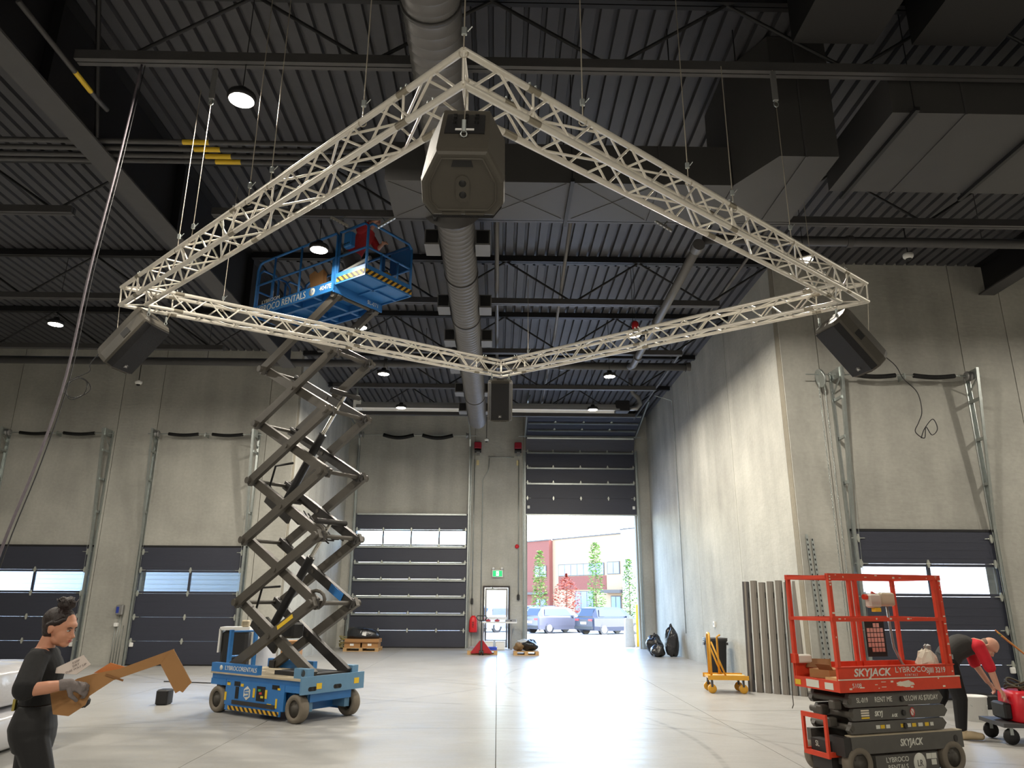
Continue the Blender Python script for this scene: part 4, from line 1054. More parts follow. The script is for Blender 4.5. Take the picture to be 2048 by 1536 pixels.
MB().tube((1.68,.012,.29),(1.68,.02,.29),.03,12).build('rail_bolt', m_armdk, br)
MB().box(.0,.10,.03,.28,.20,.35).build('end_channel', m_armdk, RL)
layers = [(.37,.465),(.475,.575),(.585,.695)]
for k, (a, b) in enumerate(layers):
    for s, y0 in ((-1,.06),(1,WY-.14)):
        x0, x1 = (.12, 1.62) if k != 1 else (.16, 1.66)
        o = MB().prism([(x0,a+.03),(x0+.06,b),(x1-.05,b),(x1,a+.05),(x1-.06,a),(x0+.03,a)], y0, y0+.06, Matrix(((1,0,0,0),(0,0,1,0),(0,1,0,0),(0,0,0,1)))).build('folded_arm', m_dk, RL)
        if s < 0:
            ly = y0 - .002; mid = (a+b)/2
            if k == 2:
                text('unit_number', 'SL-019', .062, m_lett, o, Matrix.Translation((.36,ly,mid)) @ NEAR)
                text('slogan', 'RENT ME', .066, m_lett, o, Matrix.Translation((.68,ly,mid)) @ NEAR)
                text('slogan', 'AS LOW AS $70/DAY', .066, m_lett, o, Matrix.Translation((1.26,ly,mid)) @ NEAR, sx=.9)
            if k == 1:
                text('maker_name', 'SKYJ', .06, m_lett, o, Matrix.Translation((.58,ly,mid)) @ NEAR, bold=.002, shear=.2)
                text('maker_name', 'A CK', .035, m_lett, o, Matrix.Translation((.82,ly,mid-.02)) @ NEAR, bold=.002, shear=.2)
                for q in range(4): MB().box(.32,.44,ly-.001,ly+.001,mid-.035+.02*q,mid-.022+.02*q).build('label_line', m_yel if q == 0 else m_scuff, o)
                MB().path([(1.10+.032*math.cos(t*PI/8), ly-.001, mid+.036*math.sin(t*PI/8)) for t in range(16)], .004, 6, closed=True).build('ban_sign', mat('sign_red', (190,40,36), .5), o)
                MB().lathe([(0,0),(.03,0),(.03,.001),(0,.001)], 16, Matrix.Translation((1.10,ly,mid)) @ Matrix.Rotation(PI/2,4,'X')).build('ban_sign_face', m_lett, o)
                MB().bar((1.08,ly-.002,mid+.02),(1.12,ly-.002,mid-.02),.002,.006).build('ban_sign_bar', mat('sign_red_bar', (190,40,36), .5), o)
            if k == 0:
                for q, (u, w_) in enumerate(((.55,.06),(.62,.06),(.70,.06),(.92,.05),(1.02,.06),(1.10,.06),(1.2,.07),(1.3,.06),(1.38,.05))):
                    MB().box(u-w_/2,u+w_/2,ly-.001,ly+.001,mid-.014,mid+.016).build('arm_sticker', m_yel if q % 2 else m_lett, o)
    MB().tube((.17,.05,(a+b)/2),(.17,WY-.05,(a+b)/2),.028,10).build('cross_tube', m_arm, RL)
    MB().tube((.95,.03,(a+b)/2),(.95,WY-.03,(a+b)/2),.024,10).build('centre_pin', m_armdk, RL)
for y, z in ((.20,.60),(.42,.54),(.30,.45)):
    MB().cbox(.02,.14,y-.05,y+.05,z-.04,z+.04,.012).build('pivot_block', m_arm, RL)
# red ladder frame on the end
lf = MB().box(-.10,-.07,.18,.22,.17,.52).box(-.10,-.07,.56,.60,.17,.52).box(-.10,-.07,.22,.56,.48,.52).box(-.10,-.07,.22,.56,.17,.21).box(-.07,.12,.18,.22,.18,.22).box(-.07,.12,.56,.60,.18,.22)
lf.build('entry_ladder', m_red, RL)
MB().box(-.02,.12,.24,.56,.06,.30).build('end_cover', m_armdk, RL)
text('end_code', 'SL', .07, m_lett, RL, Matrix.Translation((-.022,.45,.26)) @ Matrix(((0,0,-1,0),(-1,0,0,0),(0,1,0,0),(0,0,0,1))))
# platform tray
pl = MB().box(0,LX,0,.02,.715,.99).box(0,LX,WY-.02,WY,.715,.99).box(LX-.02,LX,.02,WY-.02,.715,.99).box(0,.02,.02,WY-.02,.715,.84).box(.02,LX-.02,.02,WY-.02,.80,.83)
pl = pl.build('platform', m_red, RL)
MB().box(-.012,LX+.06,-.015,0,.715,.85).build('lower_band', m_red, pl)
MB().box(-.012,LX+.06,-.022,0,.85,.862).build('band_lip', m_scuff, pl)
MB().box(-.02,LX,-.018,.03,.988,1.0).build('tray_lip', m_red, pl)
text('maker_name', 'SKYJACK', .12, m_lett, pl, Matrix.Translation((.50,-.004,.925)) @ NEAR, sx=1.15, bold=.003, shear=.2)
text('fleet_name', 'LYBROCO', .09, m_lett, pl, Matrix.Translation((1.10,-.004,.945)) @ NEAR, sx=1.2)
text('fleet_word', 'R E N T A L S', .035, m_lett, pl, Matrix.Translation((1.10,-.004,.885)) @ NEAR)
text('model_number', 'SJIII 3219', .088, m_lett, pl, Matrix.Translation((1.50,-.004,.93)) @ NEAR, sx=.95, bold=.001)
text('unit_number', '5108', .07, m_lett, pl, Matrix.Translation((.24,-.017,.785)) @ NEAR)
MB().prism([(.78+.13*math.cos(k*PI/8)*(1+.2*math.sin(3*k)), .79+.035*math.sin(k*PI/8)*(1+.25*math.cos(2*k))) for k in range(16)], 0, .002, Matrix.Translation((.2,-.015,0)) @ NEAR).build('bare_patch', m_scuff, pl)
EN = Matrix(((0,0,-1,0),(-1,0,0,0),(0,1,0,0),(0,0,0,1)))
MB().box(-.004,0,.34,.56,.735,.82).build('end_sticker', m_lett, pl); MB().box(-.004,0,.10,.24,.735,.81).build('end_sticker', m_lett, pl)
MB().box(-.005,0,.66,.76,.74,.80).build('yellow_sticker', m_yel, pl)
T2, T1 = 2.04, 1.53
def post(x, y, w=.045, z0=.83): return MB().box(x-w/2,x+w/2,y-w/2,y+w/2,z0,T2).build('rail_post', m_red, RL)
for x, y in ((.03,.02),(.03,WY-.02),(1.02,WY-.02),(1.12,WY-.02),(LX-.03,WY-.02),(LX-.03,.02),(LX-.11,.02)): post(x, y)
for y in (.02, WY-.02):
    MB().box(0,LX,y-.024,y+.024,T2-.03,T2+.03).build('top_rail', m_red, RL); MB().box(0,LX,y-.02,y+.02,T1-.022,T1+.022).build('mid_rail', m_red, RL)
MB().box(LX-.05,LX,.02,WY-.02,T2-.03,T2+.02).build('top_rail', m_red, RL); MB().box(LX-.05,LX,.02,WY-.02,T1-.02,T1+.02).build('mid_rail', m_red, RL)
MB().box(0,.05,.02,WY-.02,T2-.03,T2+.01).build('gate_rail', m_red, RL); MB().box(0,.05,.02,WY-.02,T1-.02,T1+.02).build('gate_rail', m_red, RL)
random.seed(3)
for k in range(46):      # flaked paint on rails and tray
    w = random.choice((.01,.02,.035)); h_ = random.choice((.008,.014,.02))
    q = random.random()
    if q < .4: x, z, y = random.uniform(0,LX), random.choice((T2+.012,T2-.01,T1+.008)), -.0045 if False else .0
    elif q < .8: x, z, y = random.choice((.03,LX-.03)), random.uniform(.9,T2), 0.0
    else: x, z, y = random.uniform(.1,LX-.1), random.uniform(.72,.84), -.0155
    if q < .8:
        yy = .02-.0235 if q >= .4 else .02-.0245 if z > 1.9 else .02-.0205
        MB().box(x-w/2,x+w/2,yy-.001,yy+.001,z-h_/2,z+h_/2).build('paint_chip', m_scuff, RL)
    else: MB().box(x-w,x+w,-.0165,-.0145,z-h_/2,z+h_/2).build('paint_chip', m_scuff, RL)
cbx = MB().cbox(1.22,1.42,WY-.16,WY-.05,1.66,1.84,.02).build('control_box', m_lett, RL)
MB().cbox(1.43,1.68,WY-.14,WY-.05,1.68,1.86,.02).build('control_tray', mat('beige_plastic',(196,190,166),.5), RL)
MB().box(1.28,1.38,WY-.165,WY-.10,1.61,1.66).build('stop_base', m_yel, cbx)
MB().tube((1.17,WY-.1,1.80),(1.22,WY-.1,1.80),.035,12).build('stop_knob', m_red, cbx)
MB().bar((1.35,WY-.06,1.86),(1.72,WY-.06,1.70),.02,.03).build('box_strap', m_red, RL)
MB().path([(1.55,WY-.1,1.68),(1.56,WY-.1,1.4),(1.58,WY-.1,1.15),(1.66,WY-.12,.95),(1.72,WY-.2,.86)], .017, 8).build('coil_cable', m_alu_dk, RL)
pc = MB().box(1.18,1.50,WY-.055,WY-.045,1.04,1.50).build('placard', m_black, RL)
for i in range(5):
    for j in range(6):
        if (j == 5 and i in (0,1,4)) or (j == 0 and i < 1): continue
        MB().box(1.20+.056*i,1.245+.056*i,WY-.0575,WY-.055,1.10+.062*j,1.152+.062*j).build('placard_cell', mat('pink_print',(206,160,150),.6) if (i+j) == 0 else bpy.data.materials.get('pink_print') or mat('pink_print',(206,160,150),.6), pc)
MB().path([(-.02,WY-.03,2.0),(-.045,WY-.02,1.5),(-.05,WY-.02,1.0),(-.06,WY-.01,.62),(-.05,WY-.0,.55),(-.075,WY,.52)], .006, 6).build('gate_chain', m_arm, RL)
for o in RL.children_recursive:
    if o.name.split('.')[0] in ('wheel', 'hub', 'lug_nut'): continue
    if o.matrix_basis == Matrix.Identity(4):
        for v in o.data.vertices: v.co.z = zf(v.co.z)
    else:
        m_ = o.matrix_basis.copy(); k_ = 1.25 if m_.translation.z < .7151 else 1.0
        m_.translation.z = zf(m_.translation.z); o.matrix_basis = m_ @ Matrix.Diagonal((1, k_, 1, 1))
# things lying in the red tray
Mr = RL.matrix_basis @ Matrix.Translation((0, 0, .2417))
t = thing('cardboard_box', 'open brown cardboard box lying in the red lift tray', 'box', M=Mr @ Matrix.Translation((.33,.52,.833)) @ Matrix.Rotation(R(14),4,'Z'))
MB().box(-.20,.20,-.14,.14,0,.10).build('carton', m_card, t)
MB().bar((-.20,-.1,.10),(-.27,-.1,.17),.2,.006).build('flap', m_card_dk, t); MB().bar((.0,.14,.10),(.06,.19,.20),.3,.006).build('flap', m_card_dk, t)
t = thing('plywood_offcut', 'thin plywood board in the red lift tray beneath the railing', 'board', M=Mr @ Matrix.Translation((.30,.17,.833)))
MB().box(-.24,.26,-.10,.12,0,.03).build('ply', mat('ply_face',(196,168,116),.7), t)
MB().box(-.242,.262,-.102,-.10,.005,.025).build('ply_edge', m_card_dk, t)
t = thing('white_rag', 'crumpled white rag at the right end of the red lift tray', 'rag', M=Mr @ Matrix.Translation((1.60,.20,1.0)))
random.seed(11)
rg = []
for z, k in ((-.165,.9),(-.08,1.1),(.0,1.15),(.07,1.0),(.13,.7),(.16,.3)): rg.append([V((.13*k*math.cos(a)*random.uniform(.8,1.15), .10*k*math.sin(a)*random.uniform(.8,1.15), z+random.uniform(-.02,.02))) for a in [2*PI*j/14 for j in range(14)]])
MB().loft(rg, sm=False).build('cloth', mat('white_rag_cloth',(206,202,186),.85), t)
MB().cbox(-.05,.05,-.03,.03,.10,.22,.02, Matrix.Translation((.1,.06,0))).build('grey_tool', m_alu_dk, t)
t = thing('work_light', 'small white and red work light on the left rim of the red lift', 'work light', M=Mr @ Matrix.Translation((.10,WY-.06,.99)))
MB().cbox(-.09,.12,-.05,.05,.0,.10,.015).build('casing', m_lett, t)
MB().box(-.14,-.09,-.05,.05,.0,.11).build('bracket', m_red, t)
# ================================================================ things on the floor and on the walls
m_wood = mat('pallet_wood', (176, 142, 98), 0.8, 0, var=.15, scale=6, stretch=(1, 8, 8))
m_wrap = mat('black_stretch_wrap', (26, 27, 30), 0.22, 0, var=.2, bump=.8, bscale=14, spec=.7)
m_bag = mat('black_bin_bag', (20, 20, 23), 0.25, 0, bump=.9, bscale=16, spec=.7)
m_redp = mat('pallet_jack_red', (150, 24, 34), 0.4)
def lumpy(c, r, seed, n=22, m=12, amp=.12, M=None, flat=True):
    rnd = random.Random(seed); ph = [rnd.uniform(0, 6.28) for _ in range(8)]
    mb = MB(); vs = []; fs = []
    for i in range(m + 1):
        a = PI*i/m
        for k in range(n):
            b = 2*PI*k/n
            q = 1 + amp*(math.sin(3*b+ph[0]+2*a)+math.sin(5*b+ph[1]-3*a)*.6+math.sin(4*a+ph[2]+b)*.7+math.sin(9*b+ph[3])*.3)
            z = c[2] - r[2]*math.cos(a)*q
            if flat: z = max(z, c[2]-r[2]*.98)
            vs.append((c[0]+r[0]*math.sin(a)*math.cos(b)*q, c[1]+r[1]*math.sin(a)*math.sin(b)*q, z))
    for i in range(m):
        for k in range(n): fs.append((i*n+k, i*n+(k+1)%n, (i+1)*n+(k+1)%n, (i+1)*n+k))
    return mb.add(vs, fs, True, M)
def pallet(label, loc, w, d, rz=0):
    t = thing('pallet', label, 'pallet', loc, rz)
    for y in (-d/2+.05, 0, d/2-.05): MB().box(-w/2,w/2,y-.05,y+.05,.0,.02).build('bottom_board', m_wood, t)
    for x in (-w/2+.06, 0, w/2-.06):
        for y in (-d/2+.05, 0, d/2-.05): MB().box(x-.06,x+.06,y-.05,y+.05,.02,.10).build('block', m_wood, t)
    n = 6
    for k in range(n):
        y = -d/2 + .05 + (d-.1)*k/(n-1); MB().box(-w/2,w/2,y-.045,y+.045,.10,.122).build('deck_board', m_wood, t)
    return t
# wrapped goods at the back left
pallet('wooden pallet at the foot of the closed bay door', (-4.62,26.85,0), 1.2, .9)
for s, lb in ((-.3,'low brown carton on the back left pallet, left of the pair'), (.3,'low brown carton on the back left pallet, right of the pair')):
    t = thing('carton', lb, 'carton', (-4.62+s,26.75,.122)); MB().box(-.27,.27,-.30,.30,0,.16).build('carton_body', m_card, t); MB().box(-.08,.05,-.303,-.30,.06,.13).build('white_label', m_white, t)
t = thing('cardboard_tray', 'brown cardboard tray under the black wrapped goods', 'tray', (-4.6,26.75,.282)); MB().box(-.58,.58,-.34,.34,0,.12).build('tray', m_card, t); MB().box(-.585,.585,-.345,-.34,.0,.03).build('tray_lip', m_card_dk, t)
t = thing('wrapped_goods', 'black plastic wrapped heap on the back left pallet', 'wrapped goods', (-4.62,26.8,.402))
MB().loft([[V((x*k+sx,y*k,z)) for x,y in [(.56*math.cos(a),.34*math.sin(a)) for a in [2*PI*j/24 for j in range(24)]]] for k,z,sx in ((1,0,0),(1.02,.12,0),(.98,.22,-.02),(.80,.32,-.08),(.55,.37,-.14),(.2,.38,-.16))]).build('wrap', m_wrap, t)
MB().box(-.02,.12,-.352,-.345,.12,.22, Matrix.Rotation(.2,4,'Y')).build('white_label', m_white, t)
# hose coil and stand
t = thing('hose_coil', 'yellowish coiled hose in the back left corner', 'hose', (-5.35,27.5,0))
for k in range(6): MB().path([(.22*math.cos(a)+.02*math.sin(k*2), .16*math.sin(a), .05+.05*k+.10*math.sin(a*1+k)*.6+.08) for a in [2*PI*j/24 for j in range(24)]], .016, 6, closed=True).build('hose_turn', mat('hose_yellow',(150,138,84),.6) if k == 0 else bpy.data.materials['hose_yellow'], t)
t = thing('tool_stand', 'thin dark stand with a tool head in the back left corner', 'stand', (-5.5,27.9,0))
MB().tube((0,0,.03),(0,0,1.2),.016,8).build('pole', m_black, t); MB().lathe([(.0,0),(.14,0),(.14,.02),(.03,.04)],16).build('foot', m_black, t)
MB().cbox(-.06,.06,-.05,.05,.98,1.22,.015).build('head', m_steel_gry, t); MB().tube((-.08,0,.82),(.08,0,.82),.012,8).build('grip', m_galv, t)
# pallet jack with a loaded pallet
pallet('wooden pallet under the red pallet jack', (-.47,25.62,0), .98, .8)
t = thing('blue_tray', 'shallow blue plastic tray behind the pallet jack', 'tray', (-.2,25.6,.122)); MB().box(-.2,.2,-.2,.2,0,.02).box(-.2,.2,-.2,-.18,.02,.09).box(-.2,.2,.18,.2,.02,.09).box(-.2,-.18,-.18,.18,.02,.09).box(.18,.2,-.18,.18,.02,.09).build('tray', mat('blue_plastic',(44,74,190),.4), t); MB().box(-.21,.21,-.21,-.2,.07,.095).build('rim', mat('blue_rim',(60,92,200),.4), t)
t = thing('steel_profile_stack', 'thin grey metal sheets on the pallet jack pallet', 'metal sheets', (-.72,25.6,.122)); MB().box(-.22,.26,-.36,.36,0,.05).build('lower_sheets', m_galv, t); MB().box(-.18,.22,-.32,.32,.05,.09).build('upper_sheets', m_alu_dk, t)
t = thing('pallet_jack', 'red hand pallet jack with a tall looped handle', 'pallet jack', (-.5,25.05,0))
MB().prism([(-.36,.06),(.36,.06),(.30,.14),(.06,.44),(-.06,.44),(-.30,.14)], -.03, .03, NEAR).build('a_frame', m_redp, t)
for s in (-1,1): MB().box(s*.26-.08,s*.26+.08,.03,.12,.03,.09).build('fork', m_redp, t)
MB().tube((0,-.05,.1),(0,-.05,.42),.035,10).build('pump', m_steel_gry, t); MB().tube((0,-.04,.42),(0,-.12,1.08),.018,8).build('handle_shaft', m_black, t)
MB().path([(0,-.12,1.06),(-.12,-.13,1.08),(-.17,-.13,1.15),(-.14,-.13,1.21),(.14,-.13,1.21),(.17,-.13,1.15),(.12,-.13,1.08)], .016, 8, closed=True).build('handle_loop', m_black, t)
for s in (-.045,.045): MB().tube((s-.025,-.06,.075),(s+.025,-.06,.075),.075,16).build('steer_wheel', m_black, t)
# work bench by the exit door
t = thing('work_bench', 'white topped work bench standing before the exit door', 'bench', (.05,27.9,0))
MB().box(-.64,.66,-.3,.3,.90,.95).build('bench_top', m_white, t)
for x in (-.56,.46):
    for y in (-.25,.25): MB().box(x-.03,x+.03,y-.03,y+.03,0,.90).build('leg', m_alu_dk, t)
for x,w,lb in ((-.32,.10,'red helmet shaped tool at the left of the work bench'),(.0,.10,'red helmet shaped tool at the middle of the work bench')):
    q = thing('red_tool', lb, 'tool', (x,27.8,.95)); MB().ell((0,0,.035),(w,.1,.045),14,8).build('shell', mat('red_shell',(176,60,64),.5) if x<-.3 else bpy.data.materials['red_shell'], q); MB().tube((-.03,0,.07),(.03,0,.09),.015,8).build('knob', m_black, q)
q = thing('grey_toolbox', 'flat grey case at the right end of the work bench', 'case', (.5,27.85,.95)); MB().cbox(-.2,.2,-.12,.12,0,.07,.012).build('case', m_alu_dk, q); MB().box(-.03,.03,-.13,-.12,.02,.05).build('clasp', m_black, q)
for x,lb in ((-.3,'white box under the work bench, left one'),(.12,'white box under the work bench, right one')):
    q = thing('storage_box', lb, 'box', (x,27.75,0)); MB().cbox(-.17,.17,-.14,.14,0,.26,.015).build('box_body', m_white, q); MB().box(-.175,.175,-.145,.145,.26,.285).build('lid', m_white, q)
# covered extinguisher
t = thing('fire_extinguisher', 'extinguisher under a bright red cover hung on the wall', 'fire extinguisher', (-.88,28.33,.56))
MB().loft([[V((.155*k*math.cos(a)*1.0,.12*k*math.sin(a),z)) for a in [2*PI*j/20 for j in range(20)]] for z,k in ((0,.95),(.03,1),(.4,.92),(.52,.7),(.58,.35))]).build('cover', mat('red_vinyl',(206,34,40),.4), t)
text('cover_letters', 'FIRE', .09, m_black, t, Matrix.Translation((0,-.125,.27)) @ Matrix.Rotation(PI/2,4,'X') @ Matrix.Rotation(PI/2,4,'Z'), sx=1.3)
MB().box(-.03,.03,.0,.165,.45,.62).build('bracket', m_galv, t)
# pallet with bags
pallet('wooden pallet left of the open doorway', (.95,25.3,0), .82, .7)
t = thing('dust_sheet_bundle', 'crumpled brown and black bundle on the pallet by the doorway', 'bundle', (.95,25.3,.122))
lumpy((.12,0,.17),(.28,.26,.17),4).build('dark_cover', m_wrap, t); lumpy((-.22,-.05,.13),(.17,.22,.13),9).build('brown_sack', mat('brown_sack',(120,96,66),.8), t); lumpy((-.05,.05,.27),(.2,.16,.08),21).build('silver_sheet', mat('grey_sheet',(160,168,176),.4), t)
# bin bags at the right wall
for k,(x,y,r,s,lb) in enumerate(((5.18,25.25,(.27,.24,.30),3,'black bin bag nearest the open doorway'),(5.60,24.65,(.22,.22,.44),8,'taller black bin bag against the right wall'),(5.12,24.6,(.22,.2,.18),15,'low black bin bag in front of the others'))):
    t = thing('bin_bag', lb, 'bin bag', (x,y,0), group='black bin bags'); lumpy((0,0,r[2]),r,s).build('bag', m_bag, t); MB().path([(0,0,r[2]*1.85),(.02,0,r[2]*2.1),(-.03,.02,r[2]*2.25)],[.05,.02,.05],8).build('knot', m_bag, t)
# wheeled bin
t = thing('waste_bin', 'black waste bin behind the yellow cart', 'bin', (5.50,19.4,0))
MB().loft([ellring((0,0,z),(1,0,0),(0,1,0),r,r*.9,24,4) for z,r in ((0,.20),(.02,.21),(.74,.255),(.76,.28),(.80,.28))], cap=True).build('bin_body', m_black, t)
MB().loft([ellring((0,0,z),(1,0,0),(0,1,0),r,r*.9,24,4) for z,r in ((.80,.285),(.83,.285),(.835,.2))]).build('rim', m_steel_gry, t)
for s in (-1,1): MB().box(s*.29-.02,s*.29+.02,-.06,.06,.66,.72).build('handle', m_steel_gry, t)
# yellow drywall cart
m_ycart = mat('yellow_cart_paint', (206, 152, 44), 0.5, 0, var=.1)
t = thing('drywall_cart', 'yellow drywall cart with a tall handle frame', 'cart', (4.48,15.5,0), R(-6))
MB().box(-.30,.44,-.30,.30,.27,.31).build('deck', m_ycart, t); MB().box(-.32,.46,-.32,-.30,.25,.33).build('deck_edge', m_ycart, t); MB().box(-.32,.46,.30,.32,.25,.33).build('deck_edge', m_ycart, t); MB().box(-.2,.42,-.18,-.05,.31,.33).build('deck_board', mat('cart_board',(216,190,140),.8), t)
MB().path([(-.24,-.24,.31),(-.24,-.24,1.05),(-.23,-.18,1.10),(-.20,.18,1.10),(-.20,.24,1.05),(-.20,.24,.31)], .022, 8).build('handle_frame', m_ycart, t)
MB().path([(-.21,-.24,.95),(.04,-.24,.31)], .018, 8).path([(-.2,.24,.95),(.04,.24,.31)], .018, 8).build('brace', m_ycart, t)
MB().path([(.0,.26,.31),(.0,.26,1.02),(.05,.2,1.06)], .02, 8).build('side_post', m_ycart, t)
for x,y in ((-.24,-.24),(-.24,.24),(.36,-.24),(.36,.24)):
    q = MB().lathe([(.03,-.025),(.075,-.025),(.085,-.015),(.085,.015),(.075,.025),(.03,.025)],18,Matrix.Translation((x,y,.085)) @ Matrix.Rotation(PI/2,4,'X')).build('caster', m_ycart, t); MB().box(x-.02,x+.02,y-.035,y+.035,.12,.27).build('caster_fork', m_steel_gry, q)
# steel door frames leaning at the right corner
m_prim = mat('grey_primer_steel', (112, 107, 100), 0.55, 0, var=.06)
m_prim_dk = mat('dark_primer_steel', (66, 64, 66), 0.55, 0, var=.06)
names = ('leftmost', 'second', 'third', 'fourth', 'fifth', 'sixth', 'rightmost')
for k in range(7):
    x = 5.06 + .128*k; y = 15.55 - .12*k
    t = thing('steel_door_frame', 'grey steel door frame leaning by the right corner, %s of seven' % names[k], 'door frame', (x,y,0), R(-40), 'grey steel door frames')
    M = Matrix.Rotation(R(-3.2),4,'X'); H_ = 2.12 + .02*math.sin(k*2.1)
    MB().box(-.055,.055,0,.012,0,H_,M).box(-.055,-.043,.012,.10,0,H_,M).box(.043,.055,.012,.10,0,H_,M).build('profile', m_prim_dk if k == 0 else m_prim, t)
    MB().box(-.012,.03,-.008,0,0,H_,M).build('stop_bead', m_prim, t)
    for z in (.28,1.06,1.85): MB().box(.0555,.058,.03,.07,z-.055,z+.055,M).build('hinge_cutout', m_spk_dk, t)
for k,(x,lb) in enumerate(((6.02,'tall perforated steel strip leaning on the right wall, left one'),(6.12,'tall perforated steel strip leaning on the right wall, right one'))):
    t = thing('steel_strip', lb, 'steel strip', (x,14.12,0)); M = Matrix.Rotation(R(-5.5),4,'X')
    MB().box(-.025,.02,-.01,.0,.0,3.0-.08*k,M).box(.02,.025,-.01,.04,.0,3.0-.08*k,M).build('strip', m_galv, t)
    for j in range(30): MB().box(-.012,.010,-.0115,-.01,.12+j*.095,.16+j*.095,M).build('slot', m_spk_dk, t)
# sack and black case behind the blue lift
t = thing('white_sack', 'white plastic sack standing behind the blue lift base', 'sack', (-4.40,14.78,0))
MB().loft([[V((.22*k*math.cos(a)*(1+.05*math.sin(3*a+z*6)),.2*k*math.sin(a)*(1+.06*math.cos(4*a+z*5)),z)) for a in [2*PI*j/22 for j in range(22)]] for z,k in ((0,.9),(.05,1),(.5,1.05),(.9,.98),(1.08,.75),(1.12,.35))]).build('sack', mat('white_sack_plastic',(214,218,226),.4,0,bump=.5,bscale=8), t); MB().path([(0,0,1.1),(.03,0,1.16),(.06,0,1.2)],[.05,.03,.05],8).build('sack_neck', bpy.data.materials['white_sack_plastic'], t)
t = thing('padded_case', 'black padded case draped with a white sheet behind the blue lift', 'case', (-4.80,14.35,0))
MB().cbox(-.24,.24,-.13,.13,0,1.16,.05).build('case', m_black, t); MB().loft([[V((x,y,z)) for x,y in [(-.27,-.16),(.27,-.16),(.27,.16),(-.27,.16)]] for z in (1.165,1.19,1.22)], sm=False).box(-.28,-.255,-.16,.10,.78,1.19).build('white_sheet', m_white, t); MB().cbox(.10,.24,-.14,-.02,1.22,1.34,.02).build('paper_pad', m_dust, t)
t = thing('carton', 'tall brown carton behind the blue lift arms', 'carton', (-3.93,14.95,0)); MB().box(-.16,.16,-.18,.18,0,.95).build('carton_body', m_card, t); MB().box(-.16,.16,-.182,-.18,.44,.50).build('tape', m_dust, t)
tag(MB().cbox(-5.72,-5.52,13.35,13.6,0,.24,.02).build('black_box', m_black), 'small black box on the floor left of the blue lift', 'box')
for k,(pts,lb) in enumerate((([(-7.1,16.9,.008),(-5.9,16.6,.008),(-4.9,15.6,.008),(-4.4,14.0,.008),(-4.2,13.4,.008)],'thin black cord on the floor left of the blue lift, nearer one'),
                             ([(-6.4,18.6,.008),(-5.6,18.0,.008),(-4.9,16.9,.008),(-4.6,15.4,.008)],'thin black cord on the floor left of the blue lift, farther one'))):
    tag(MB().path(pts, .012, 6).build('power_cord', m_black), lb, 'cord')
# wrapped bundles at the left edge
m_poly = mat('milky_polythene', (214, 214, 218), 0.22, 0, var=.05, bump=.5, bscale=5, spec=.6)
for z0,z1,dx,lb in ((0,.46,0,'long white plastic wrapped bundle at the left edge, lower one'),(.472,.95,-.06,'long white plastic wrapped bundle at the left edge, upper one')):
    t = thing('wrapped_bundle', lb, 'bundle', (-6.5,7.9,z0)); hh = z1-z0
    rg = []
    for k in range(12):
        y = -3.2 + 5.6*k/11; w = .62 + .02*math.sin(k*2.3)
        rg.append([p + V((dx+.25-.0*k,0,0)) for p in ellring((0,y,hh/2),(1,0,0),(0,0,1),w,hh/2,24,5)])
    MB().loft(rg).build('wrapping', m_poly, t)
    for y in (-1.6,.6,2.0): MB().box(dx+.25-.64,dx+.25+.64,y-.03,y+.03,hh-.004,hh+.002).build('band', m_white, t)

# wall fittings
t = thing('exit_sign', 'green exit sign with a running figure above the glazed door', 'sign', (-.005,28.45,2.655))
MB().box(-.20,.20,-.05,.045,-.13,.13).build('housing', m_white, t)
gp = MB().box(-.175,.175,-.056,-.05,-.105,.105).build('green_face', mat('exit_green',(30,150,90),.4,emit=1.2), t)
mw = mat('exit_white',(240,250,240),.4,emit=1.5)
MB().box(-.05,.05,-.0585,-.056,-.08,.08).build('door_symbol', mw, gp)
MB().ell((.005,-.06,.055),(.016,.003,.016),10,6).bar((-.0,-.06,.035),(-.015,-.06,-.015),.004,.022).bar((-.015,-.06,-.015),(.025,-.06,-.045),.004,.014).bar((-.015,-.06,-.015),(-.04,-.06,-.06),.004,.014).bar((0,-.06,.03),(.035,-.06,.01),.004,.01).bar((0,-.06,.03),(-.03,-.06,.0),.004,.01).build('running_figure', bpy.data.materials['exit_green'], gp)
for s in (-1,1): MB().lathe([(.0,0),(.045,0),(.05,.04),(.03,.08),(0,.085)],16,Matrix.Translation((s*.16,-.0,.19)) @ Matrix.Rotation(PI/2,4,'X')).tube((s*.16,0,.13),(s*.16,0,.16),.015,8).build('lamp_head', m_white, t)
for x,lb in ((-.83,'red and black door motor right of the closed bay door'),(.75,'red and black door motor left of the raised bay door')):
    t = thing('door_motor', lb, 'motor', (x,28.3,7.35)); MB().cbox(-.14,.14,-.14,.195,.05,.30,.02).build('gear_box', mat('motor_red',(140,24,42),.4) if x<0 else bpy.data.materials['motor_red'], t)
    MB().tube((-.13,0,-.02),(.13,0,-.02),.085,18).build('motor_body', m_black, t); MB().box(-.05,.08,-.1,.195,-.2,-.08).build('mount', m_alu_dk, t); MB().box(-.17,.17,.0,.03,.16,.18).build('shaft_plate', m_galv, t)
    tag(MB().box(x-.05,x+.05,28.47,28.498,6.78,6.98).build('wall_tag', mat('cream_tag',(214,200,150),.6) if x<0 else bpy.data.materials['cream_tag']), 'small cream tag on the wall below the %s door motor' % ('left' if x < 0 else 'right'), 'tag')
t = thing('fire_alarm', 'round red fire alarm on the wall left of the open doorway', 'alarm', (.726,28.46,3.66)); MB().lathe([(0,0),(.075,0),(.08,.03),(.05,.06),(0,.065)],18,Matrix.Rotation(PI/2,4,'X')).build('bell', mat('alarm_red',(200,24,40),.4), t); MB().box(-.06,.06,-.0,.035,-.06,.06).build('back_box', m_redp, t)
